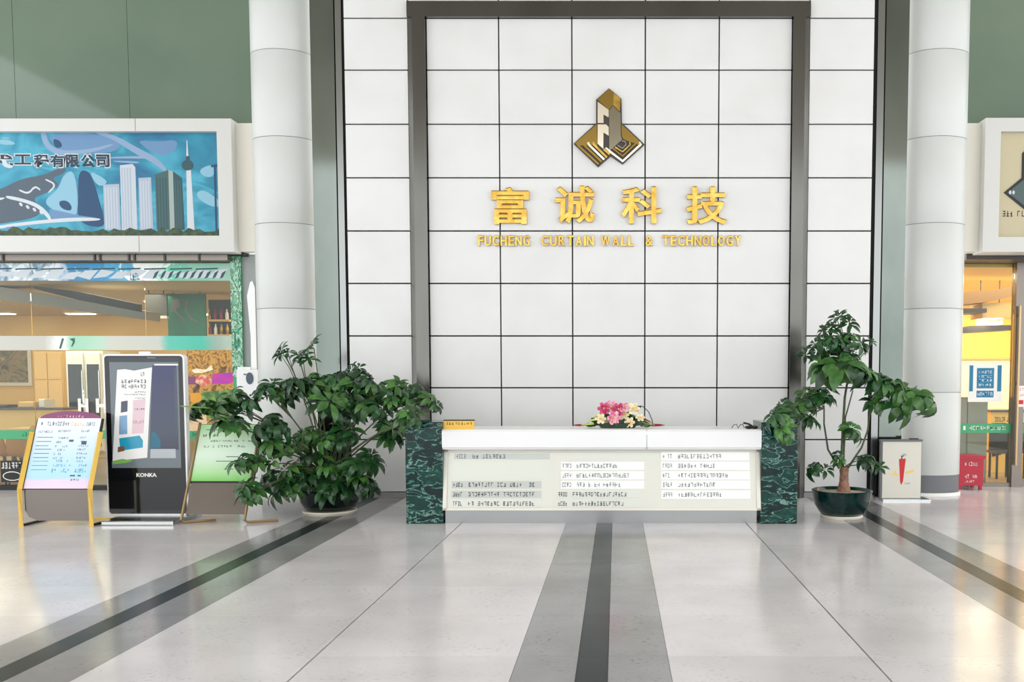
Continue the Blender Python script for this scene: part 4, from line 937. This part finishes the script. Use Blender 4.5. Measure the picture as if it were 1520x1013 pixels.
b.build('poster_lettering', 'pr_slate', ps)
b = B(); pl.marks(b, .54, .76, .89, .95, 5, rnd, .005); b.build('poster_lettering', 'yellow_print', ps)
b = B()
for v in (.37, .31, .25, .22): pl.marks(b, .38, .66, v, v + .03, 8, rnd, .005, .7); pl.marks(b, .74, .92, v, v + .03, 5, rnd, .005, .7)
b.build('poster_lettering', 'cyan_print', ps)
b = B(); N = 16; pl.poly(b, [(.98, 1.0)] + [(.5 + .48 * math.cos(math.pi * k / N), 1.0 + .11 * math.sin(math.pi * k / N)) for k in range(1, N)] + [(.02, 1.0)], -.02, .015); tp = b.build('arched_topper', 'mauve', t)
b = B(); pl.marks(b, .28, .72, 1.01, 1.05, 9, rnd, -.003); b.build('topper_lettering', 'pink', tp)

# second board, bronze straight legs
Y0 = -2.25; x0, x1 = PX(269, Y0, 776), PX(363, Y0, 776); lean_f = .52
def onl(q): return Y0 + lean_f * q
t = thing('sign_stand', ((x0 + x1) / 2, Y0, 0), 'bronze legged tilted board with green and white poster beside the kiosk', 'sign stand')
H2 = 1.12
for x in (x0, x1):
    B().tube([(x + .32, Y0 + .16, .017), (x + .03, Y0 + .0, .017), (x, Y0, .04), (x, onl(1.0) , H2)], .017, 6).build('frame_leg', 'bronze', t)
zl2, zh2 = .46, 1.1
pl = Pl((x0 + .02, onl(zl2 / H2), zl2), (x1 + .02, onl(zl2 / H2), zl2), (x0 + .02, onl(zh2 / H2), zh2))
b = B(); pl.rect(b, -.01, 1.01, -.03, 1.01, -.02, .019); b.build('backing', 'black_matt', t)
gm = ramp_mat('poster_green', 2, [(zl2, (120, 196, 96)), (zl2 + .1, (176, 220, 160)), (zl2 + .28, (214, 232, 214)), (zl2 + .5, (206, 230, 200)), (zh2, (170, 220, 160))], .35, .02)
b = B(); pl.rect(b, 0, 1, 0, 1, 0, .004); ps = b.build('poster', gm, t)
b = B(); rnd = random.Random(61); pl.marks(b, .06, .14, .78, .83, 1, rnd, .005); pl.marks(b, .22, .34, .78, .83, 2, rnd, .005); pl.marks(b, .2, .95, .69, .72, 16, rnd, .005, .9); pl.marks(b, .06, .8, .59, .63, 16, rnd, .005, .9)
for v, a, e in ((.42, .5, .7), (.34, .35, .75), (.2, .5, .65), (.9, .1, .95)): pl.rect(b, a, e, v, v + .012, .005)
b.build('poster_lettering', 'pr_glass', ps)
b = B(); q = Pl((x0 + .03, onl(.1), .1), (x1, onl(.1), .1), (x0 + .03, onl(zl2 / H2) , zl2 - .02)); q.rect(b, 0, 1, 0, 1, 0, .006); b.build('lower_sheet', 'smoked_sheet', t)

# digital kiosk
kY = -1.93
kx0 = PX(158, kY, 650); kx1 = PX(278, kY, 650); kz0, kz1 = PZ(770, kY), PZ(526, kY)
t = thing('digital_kiosk', ((kx0 + kx1) / 2, kY, 0), 'tall black advertising screen kiosk with silver rim on a flat silver base', 'kiosk')
B().box(PX(142, -2.38), -4.965, -2.38, kY + .25, 0, .05, .01).build('base_plate', 'steel_bright', t)
def rrect(x0, x1, z0, z1, r, n=5):
    pts = []
    for cx, cz, a0 in ((x1 - r, z1 - r, 0), (x0 + r, z1 - r, 90), (x0 + r, z0 + r, 180), (x1 - r, z0 + r, 270)):
        pts += [(cx + r * math.cos(R(a0 + 90 * k / n)), cz + r * math.sin(R(a0 + 90 * k / n))) for k in range(n + 1)]
    return pts
B().prism(rrect(kx0, kx1, .05, kz1, .05)[::-1], kY - .02, kY + .06).build('body', 'white_paint', t)
fpn = B(); fpn.prism(rrect(kx0 + .02, kx1 - .02, .07, kz1 - .02, .035)[::-1], kY - .026, kY - .015).build('front_glass', 'black_gloss', t)
B().box((kx0 + kx1) / 2 - .06, (kx0 + kx1) / 2 + .06, kY, kY + .04, kz1 - .005, kz1 + .03).build('camera_bump', 'white_paint', t)
B().box((kx0 + kx1) / 2 + .05, (kx0 + kx1) / 2 + .15, kY - .03, kY - .02, kz1 - .05, kz1 - .035).build('sensor_slot', 'ink_grey', t)
kp = front_plane(kx0, kx1, kz0, kz1, kY - .0262)
def kf(x, y): return ((150 + x / 3.684 - 158) / 120.0, (770 - (515 + y / 3.684)) / 244.0)
def kpoly(name, pts, m, off, parent): b = B(); kp.poly(b, [kf(*p) for p in pts][::-1], off); return b.build(name, m, parent)
mat('scr_dark', (34, 41, 49), .15, emit=0.11); mat('scr_grey', (89, 99, 104), .15, emit=0.14); mat('scr_blue', (44, 51, 89), .15, emit=0.14); mat('scr_slate', (56, 63, 77), .15, emit=0.14)
mat('scr_white', (199, 199, 196), .2, emit=0.16); mat('scr_cyan', (25, 129, 158), .2, emit=0.16); mat('scr_green', (106, 151, 73), .2, emit=0.16); mat('scr_light', (151, 156, 159), .2, emit=0.14); mat('scr_steel', (103, 137, 168), .2, emit=0.14); mat('scr_brown', (111, 79, 56), .2, emit=0.09); mat('scr_pinkish', (192, 168, 175), .2, emit=0.14)
scr = kpoly('screen', [(66, 84), (440, 84), (440, 660), (66, 660)], 'scr_grey', .0005, t)
kpoly('screen_panel', [(300, 100), (430, 100), (430, 560), (270, 560)], ramp_mat('scr_office', 2, [(PZ(690, kY), (40, 46, 58)), (PZ(640, kY), (56, 62, 80)), (PZ(560, kY), (46, 48, 84)), (PZ(530, kY), (40, 46, 84))], .15, emit=.1), .0008, scr)
kpoly('screen_header', [(62, 60), (445, 60), (445, 84), (62, 84)], 'scr_dark', .0008, scr); kpoly('screen_edge_line', [(310, 94), (440, 94), (440, 102), (310, 102)], 'scr_white', .001, scr)
kpoly('screen_edge_line', [(415, 120), (428, 120), (428, 480), (415, 480)], 'scr_slate', .001, scr)
kpoly('screen_chair', [(285, 460), (310, 468), (332, 510), (330, 552), (272, 552)], mat('scr_teal', (16, 90, 112), .2, emit=.1), .0012, scr)
kpoly('screen_table', [(275, 556), (412, 556), (412, 606), (272, 606)], 'scr_light', .0012, scr); kpoly('screen_floor', [(62, 625), (440, 606), (440, 660), (62, 660)], 'scr_grey', .001, scr)
sp_ = kpoly('screen_poster', [(108, 126), (150, 122), (200, 130), (298, 112), (275, 360), (256, 604), (66, 622)], 'scr_white', .0016, scr)
kpoly('screen_poster_wave', [(66, 622), (120, 610), (180, 620), (140, 632), (66, 640)], 'scr_green', .002, sp_)
kpoly('screen_photo', [(106, 498), (218, 482), (236, 510), (234, 548), (110, 566)], 'scr_cyan', .002, sp_); kpoly('screen_photo', [(98, 545), (134, 540), (134, 566), (96, 575)], 'scr_brown', .0024, sp_)
kpoly('screen_photo', [(124, 298), (160, 292), (156, 352), (120, 358)], 'scr_slate', .002, sp_); kpoly('screen_photo', [(112, 376), (154, 372), (152, 474), (106, 478)], 'scr_steel', .002, sp_)
kpoly('screen_photo', [(190, 290), (258, 284), (240, 470), (176, 474)], 'scr_pinkish', .0019, sp_)
b = B(); rnd = random.Random(71)
for (xa, xb, ya, yb, n) in ((130, 268, 178, 198, 8), (130, 264, 206, 226, 8), (200, 262, 242, 250, 7), (140, 262, 256, 263, 12), (200, 258, 276, 283, 6), (196, 254, 334, 344, 5), (236, 258, 138, 160, 2)):
    a0, v1 = kf(xa, ya); a1, v0 = kf(xb, yb); kp.marks(b, a0, a1, v0, v1, n, rnd, .0026)
b.build('screen_lettering', 'ink', sp_)
b = B(); a0, v1 = kf(186, 402); a1, v0 = kf(246, 420); kp.marks(b, a0, a1, v0, v1, 8, rnd, .0026); b.build('screen_lettering', 'pink', sp_)
a0, v1 = kf(194, 688); a1, v0 = kf(305, 709)
text_part('maker_lettering', 'KONKA', kp, a0, a1, v0, v1, .003, 'shop_white', t, off=.0005, bold=.04)

# poster stand by the right column
sx0, sY = FL(1309, 743); sx1, _ = FL(1366, 743)
zb_, zt_ = .03, PZ(656, sY)
t = thing('poster_stand', ((sx0 + sx1) / 2, sY, 0), 'white poster stand with red tapering figure beside the round column', 'sign stand')
B().box(sx0 - .02, sx1 + .1, sY - .12, sY + .2, 0, .025).build('base_plate', 'steel_bright', t)
B().box(sx0 - .03, sx1 + .005, sY + .003, sY + .06, .025, zt_).build('casing', 'ink_grey', t)
B().box(sx0 - .035, sx1 + .012, sY - .012, sY + .065, zt_, zt_ + .03).build('top_rail', 'ink_grey', t)
B().box(sx1 - .16, sx1 - .04, sY, sY + .03, zt_ + .03, zt_ + .045).build('clip', 'ink', t)
q = front_plane(sx0, sx1, .03, zt_, sY + .003); b = B(); q.rect(b, 0, 1, 0, 1, 0, .006); ps = b.build('poster', 'cream_paint', t)
def sf(x, y): return ((1090 + x / 2.815 - 1310) / 56.0, (742 - (440 + y / 2.814)) / 85.0)
for nm, pts, m in (('red_figure', [(686, 684), (714, 682), (704, 780), (697, 794), (692, 780)], 'red_print'), ('yellow_stroke', [(648, 750), (668, 744), (672, 725), (675, 745), (690, 750), (668, 754)], 'yellow_print'), ('yellow_stroke', [(714, 738), (746, 728), (750, 738), (716, 748)], 'yellow_print')):
    b = B(); q.poly(b, [sf(*p) for p in pts][::-1], .007); b.build(nm, m, ps)
b = B(); rnd = random.Random(81); a0, v1 = sf(696, 662); a1, v0 = sf(716, 670); q.marks(b, a0, a1, v0, v1, 4, rnd, .007); a0, v1 = sf(712, 784); a1, v0 = sf(734, 790); q.marks(b, a0, a1, v0, v1, 4, rnd, .007); q.poly(b, [sf(*p) for p in ((696, 684), (694, 672), (706, 668), (706, 672), (699, 675), (700, 684))][::-1], .0075); b.build('poster_lettering', 'ink', ps)

# ================================================================ POTTED PLANTS
def leaf_mesh(name, nl, L, w, droop, rnd, m, spread=360):
    b = B()
    for k in range(nl):
        a = R(spread) * (k + rnd.uniform(-.15, .15)) / nl; l = L * rnd.uniform(.75, 1.08); d = Vector((math.cos(a), math.sin(a), 0)); s = Vector((-math.sin(a), math.cos(a), 0))
        dr = droop * rnd.uniform(.7, 1.3); V = []; seg = 5
        for i in range(seg + 1):
            q = i / seg; wq = w * (0.10, .62, .95, 1.0, .72, .04)[i] / 2; ln = l * (.12 + .88 * q)
            c = d * ln * math.cos(dr * q * .75) + Vector((0, 0, l * .10 * math.sin(q * 2) - ln * math.sin(dr * q * .75) ))
            V += [tuple(c + s * wq + Vector((0, 0, wq * .35))), tuple(c), tuple(c - s * wq + Vector((0, 0, wq * .35)))]
        b.add(V, [(i * 3 + j, i * 3 + 3 + j, i * 3 + 4 + j, i * 3 + 1 + j) for i in range(seg) for j in (0, 1)])
    me = bpy.data.meshes.new(name); me.from_pydata(b.v, [], b.f); me.update(); me.materials.append(MATS[m]); me.shade_smooth()
    return me
def put_leaf(me, hub, nrm, spin, sc, parent):
    o = bpy.data.objects.new('leaf', me); COL.objects.link(o); o.parent = parent
    q = Vector(nrm).normalized().to_track_quat('Z', 'Y').to_matrix().to_4x4() @ Matrix.Rotation(spin, 4, 'Z')
    o.rotation_euler = q.to_euler(); o.location = Vector(hub) - wloc(parent); o.scale = (sc, sc, sc)
    return o
from mathutils.bvhtree import BVHTree
def solid(root):
    V, F = [], []
    def rec(o, m):
        m = m @ o.matrix_basis
        if o.type == 'MESH':
            n = len(V); V.extend(m @ v.co for v in o.data.vertices); F.extend([i + n for i in p.vertices] for p in o.data.polygons)
        for c in o.children: rec(c, m)
    rec(root, Matrix()); return BVHTree.FromPolygons(V, F)
def touches(leaf, parent, trees):
    m = Matrix.Translation(wloc(parent)) @ leaf.matrix_basis
    t = BVHTree.FromPolygons([m @ v.co for v in leaf.data.vertices], [p.vertices[:] for p in leaf.data.polygons])
    return any(t.overlap(q) for q in trees)
def plant(name, label, cx, cyp, blobs, pot_fn, meshes, base, stems_m, trunk_fn, seed, anchors=None, rad=.011):
    rnd = random.Random(seed)
    t = thing(name, (cx, cyp, 0), label, 'plant', None)
    pot_fn(t); trunk_fn(t)
    br = B()
    for (px, py, rx_, ry_, n, sc, dmid, mix) in blobs:
        c = P(px, py, cyp + dmid); C = Vector((c[0], cyp + dmid, c[1])); k = (cyp - CAMY) / FPX
        st = Vector(base) + Vector((rnd.uniform(-.05, .05), rnd.uniform(-.05, .05), 0)); m1 = st.lerp(C, .5) + Vector((rnd.uniform(-.06, .06), 0, .12 + .1 * abs(C.x - st.x)))
        if anchors:
            A = min(anchors, key=lambda a: (Vector(a) - C).length + (.4 if a[2] > C.z + .4 else 0)); st = Vector(A); m1 = st.lerp(C, .5) + Vector((0, 0, .06))
        pts = [st * (1 - q) ** 2 + m1 * 2 * q * (1 - q) + (C - Vector((0, 0, .05))) * q * q for q in (0, .2, .4, .6, .8, 1)]
        br.tube(pts, rad, 6, rad * .5)
        for i in range(n):
            while True:
                u, v, w = rnd.uniform(-1, 1), rnd.uniform(-1, 1), rnd.uniform(-1, 1)
                if u * u + v * v + w * w <= 1: break
            H = C + Vector((u * rx_ * k, w * min(.42, .7 * max(rx_, ry_) * k), v * ry_ * k))
            nrm = Vector((u * .7 + rnd.uniform(-.35, .35) + .45 * (H.x - cx), -.55 + w * .4 * -1 + rnd.uniform(-.3, .3), .75 + v * .3))
            o = put_leaf(rnd.choice(meshes[mix]), H, nrm, rnd.uniform(0, 6.28), sc * rnd.uniform(.8, 1.15), t)
            for step in range(14):
                if not touches(o, t, near_solids): break
                H = H + Vector((0, -.02, .025)); o.location = H - wloc(t)
            mid = (H + C) / 2 + Vector((0, .03, -.04)); e = pts[rnd.choice((3, 4, 5))]
            br.tube([H, mid.lerp(e, .3), e], .0045, 5, .006, cap=False)
    br.build('branches', stems_m, t, True)
    return t
rnd = random.Random(91)
dark = [leaf_mesh('leaf', rnd.choice((6, 7, 8)), .25, .085, d, rnd, 'leaf_dark') for d in (.5, .8, 1.0, 1.2)]
mid_ = [leaf_mesh('leaf', rnd.choice((6, 7, 8)), .25, .09, d, rnd, 'leaf_mid') for d in (.5, .8, 1.1)]
thin = [leaf_mesh('leaf', 6, .17, .05, d, rnd, 'leaf_dark') for d in (.1, .4)]
big = [leaf_mesh('leaf', rnd.choice((5, 6, 7)), .30, .125, d, rnd, m) for d, m in ((.9, 'leaf_mid'), (1.2, 'leaf_dark'), (1.4, 'leaf_mid'))]
pale = [leaf_mesh('leaf', 5, .2, .07, .7, rnd, 'leaf_pale')]
MS = {'d': dark + dark + mid_, 'm': dark + mid_ + mid_, 't': thin, 'b': big, 'p': pale + mid_}

near_solids = [solid(o) for o in bpy.data.objects if o.parent is None and o.name.split('.')[0] in ('marble_pier', 'reception_desk', 'sign_stand', 'digital_kiosk', 'poster_stand', 'desk_sign', 'telephone_headset', 'ticket_machine')]
# left bush
lpx, lpy = FL(490, 762)
def pot_left(t):
    x, y = lpx, lpy
    B().lathe([(0, 0), (.30, 0), (.325, .03), (.315, .045), (.26, .045), (0, .045)], x, y, 36).build('saucer', 'saucer', t)
    B().lathe([(.24, .045), (.30, .07), (.35, .16), (.365, .26), (.385, .29), (.375, .31), (.345, .30), (.33, .25), (.3, .25)], x, y, 40).build('pot', 'pot_black', t)
    B().lathe([(.335, .265), (.2, .285), (0, .29)], x, y, 24).build('soil', 'bark_brown', t)
def trunk_left(t):
    for k, (ax, ay) in enumerate(((-.08, .02), (.07, .0), (0, -.06), (.02, .09), (-.03, .05))):
        B().tube([(lpx + ax, lpy + ay, .27), (lpx + ax * 1.6, lpy + ay, .6), (lpx + ax * 2.6, lpy + ay * 2, .95)], .022, 8, .014).build('stem', 'bark_green', t)
blobsL = [(424, 522, 12, 9, 4, 1.05, .1, 't'), (446, 533, 12, 7, 4, 1.0, .1, 't'), (466, 512, 6, 4, 2, 1.1, .05, 't'), (528, 546, 10, 5, 2, .8, .2, 't'), (292, 606, 12, 8, 3, .8, -.1, 'd'),
          (500, 566, 50, 14, 13, .95, 0, 'm'), (555, 578, 55, 16, 13, .9, .05, 'm'), (608, 588, 34, 18, 9, .75, .0, 'm'), (648, 600, 7, 6, 2, .5, -.05, 'm'), (614, 618, 22, 10, 6, .75, -1.0, 'm'),
          (455, 572, 40, 14, 9, .9, 0, 'd'), (400, 582, 36, 16, 9, .85, .0, 'd'), (350, 600, 32, 16, 9, .85, -.05, 'd'), (308, 604, 16, 10, 4, .7, -.1, 'p'), (335, 628, 16, 8, 3, 1.0, -.6, 'd'),
          (470, 594, 50, 12, 7, 1.05, -.3, 'd'), (540, 606, 46, 14, 9, .95, -.2, 'd'), (578, 634, 26, 18, 7, .95, -.15, 'm'), (402, 628, 26, 12, 5, 1.0, -.5, 'd'),
          (450, 650, 40, 16, 8, .8, -.15, 'p'), (500, 645, 36, 16, 6, .9, -.2, 'd'), (405, 668, 30, 16, 8, .8, -.6, 'm'), (368, 690, 20, 14, 5, .8, -.8, 'd'),
          (470, 690, 55, 20, 16, .9, -.25, 'm'), (530, 690, 34, 18, 9, .95, -.25, 'd'), (545, 712, 20, 12, 5, 1.0, -.3, 'd'), (420, 712, 40, 18, 11, .9, -.25, 'd'), (368, 728, 16, 12, 5, 1.0, -.85, 'd'), (480, 722, 46, 12, 9, .95, -.35, 'd')]
pl_ = plant('potted_bush', 'dense spreading bush with palmate leaves in a black pot beside the kiosk', lpx, lpy, blobsL, pot_left, MS, (lpx, lpy, .45), 'bark_green', trunk_left, 7)
b = B(); p0 = P(312, 606, -1.8); p1 = P(262, 603, -2.25); blade(b, (p0[0], -1.8, p0[1]), (p1[0], -2.25, p1[1]), .085); b.build('leaf', 'leaf_pale', pl_)   # pale leaf reaching in front of the kiosk edge
p2 = P(330, 608, lpy - .1); B().tube([(p0[0], -1.8, p0[1]), (p2[0], lpy - .1, p2[1])], .006, 5).build('petiole', 'bark_green', pl_)

# right thin-trunked plant
rpx, rpy = FL(1249, 768)
def pot_right(t):
    x, y = rpx, rpy
    B().lathe([(0, 0), (.235, 0), (.25, .02), (.235, .035), (0, .035)], x, y, 36).build('saucer', 'saucer', t)
    B().lathe([(.215, .035), (.25, .05), (.315, .15), (.33, .23), (.345, .30), (.355, .325), (.34, .33), (.325, .31), (.315, .25), (.3, .25)], x, y, 40).build('pot', 'pot_glaze', t)
    B().lathe([(.325, .29), (.2, .305), (0, .31)], x, y, 24).build('pebbles', 'pebbles', t)
tk = P(1253, 700, rpy)
def trunk_right(t):
    b = B().lathe([(.085, .30), (.075, .34), (.055, .42), (.05, .52), (.056, .56), (.04, .6), (0, .61)], tk[0], rpy, 16); b.build('trunk', 'bark_brown', t)
    for pts, r in (([(1249, 696), (1252, 640), (1256, 590), (1262, 560)], .02), ([(1258, 696), (1280, 665), (1290, 640), (1296, 600)], .014), ([(1246, 696), (1230, 668), (1225, 630), (1226, 605)], .014), ([(1252, 690), (1256, 620), (1268, 580)], .012)):
        q = [(P(x, y, rpy)[0], rpy + .03 * i, P(x, y, rpy)[1]) for i, (x, y) in enumerate(pts)]
        B().tube(q, r, 8, r * .6).build('stem', 'bark_green', t)
blobsR = [(1248, 472, 10, 5, 2, .95, .1, 't'), (1230, 486, 16, 6, 3, .95, .1, 't'), (1262, 478, 10, 6, 2, .9, .1, 't'), (1232, 502, 18, 8, 4, .75, .05, 'd'), (1262, 505, 24, 8, 5, .75, .05, 'd'), (1216, 515, 14, 8, 3, .7, .05, 'd'), (1197, 524, 10, 5, 2, .8, .05, 't'), (1378, 592, 8, 8, 2, .9, -.1, 'b'), (1290, 512, 12, 10, 2, .7, .1, 't'),
          (1245, 530, 26, 10, 6, .9, 0, 'd'), (1255, 545, 24, 8, 4, 1.15, -.15, 'b'), (1225, 545, 12, 8, 2, 1.0, -.1, 'b'), (1285, 555, 18, 10, 4, .9, 0, 'd'),
          (1310, 568, 22, 12, 6, .95, 0, 'd'), (1345, 575, 16, 8, 3, .95, -.05, 'b'), (1365, 588, 14, 8, 3, .95, -.1, 'b'), (1335, 605, 12, 8, 2, 1.0, -.1, 'b'), (1300, 595, 16, 10, 3, .85, 0, 'd'),
          (1205, 590, 26, 12, 6, .8, 0, 'd'), (1180, 605, 24, 10, 5, .8, -.05, 'm'), (1165, 618, 18, 8, 4, .8, -.8, 'm'), (1168, 638, 10, 8, 2, .85, -.85, 'm'), (1196, 626, 10, 8, 2, .8, -.3, 'd'),
          (1220, 580, 16, 8, 3, .8, .05, 'd'), (1265, 640, 8, 10, 2, .75, -.1, 'd'), (1215, 694, 16, 8, 3, .6, -.1, 'd'), (1245, 678, 14, 6, 2, .6, -.1, 'd'), (1290, 680, 16, 8, 3, .65, -.05, 'd'), (1308, 692, 10, 6, 1, .6, -.1, 'd')]
plant('potted_tree', 'slender potted tree with drooping palmate leaves in a glazed green bowl', rpx, rpy, blobsR, pot_right, MS, (tk[0], rpy, .58), 'bark_green', trunk_right, 13, [(P(x, y, rpy)[0], rpy + o, P(x, y, rpy)[1]) for x, y, o in ((1262, 562, .09), (1296, 602, .09), (1226, 607, .09), (1268, 582, .06), (1252, 642, .03), (1290, 642, .06), (1253, 694, 0))], .008)

# ================================================================ HALL CEILING
struct(B().box(-14, 14, -18, 1.0, HTOP, HTOP + .2).build('ceiling', 'ceiling_tan'))

# small illegible print stays joined
for o in bpy.data.objects:
    n = o.name.split('.')[0]
    if o.type == 'MESH' and o.parent is not None and n in ('lettering', 'poster_lettering', 'screen_lettering', 'name_lettering', 'strip_lettering', 'topper_lettering', 'sticker_script', 'film_line', 'film_brush_mark', 'emblem_dots', 'print', 'blue_field'):
        o['kind'] = 'stuff'
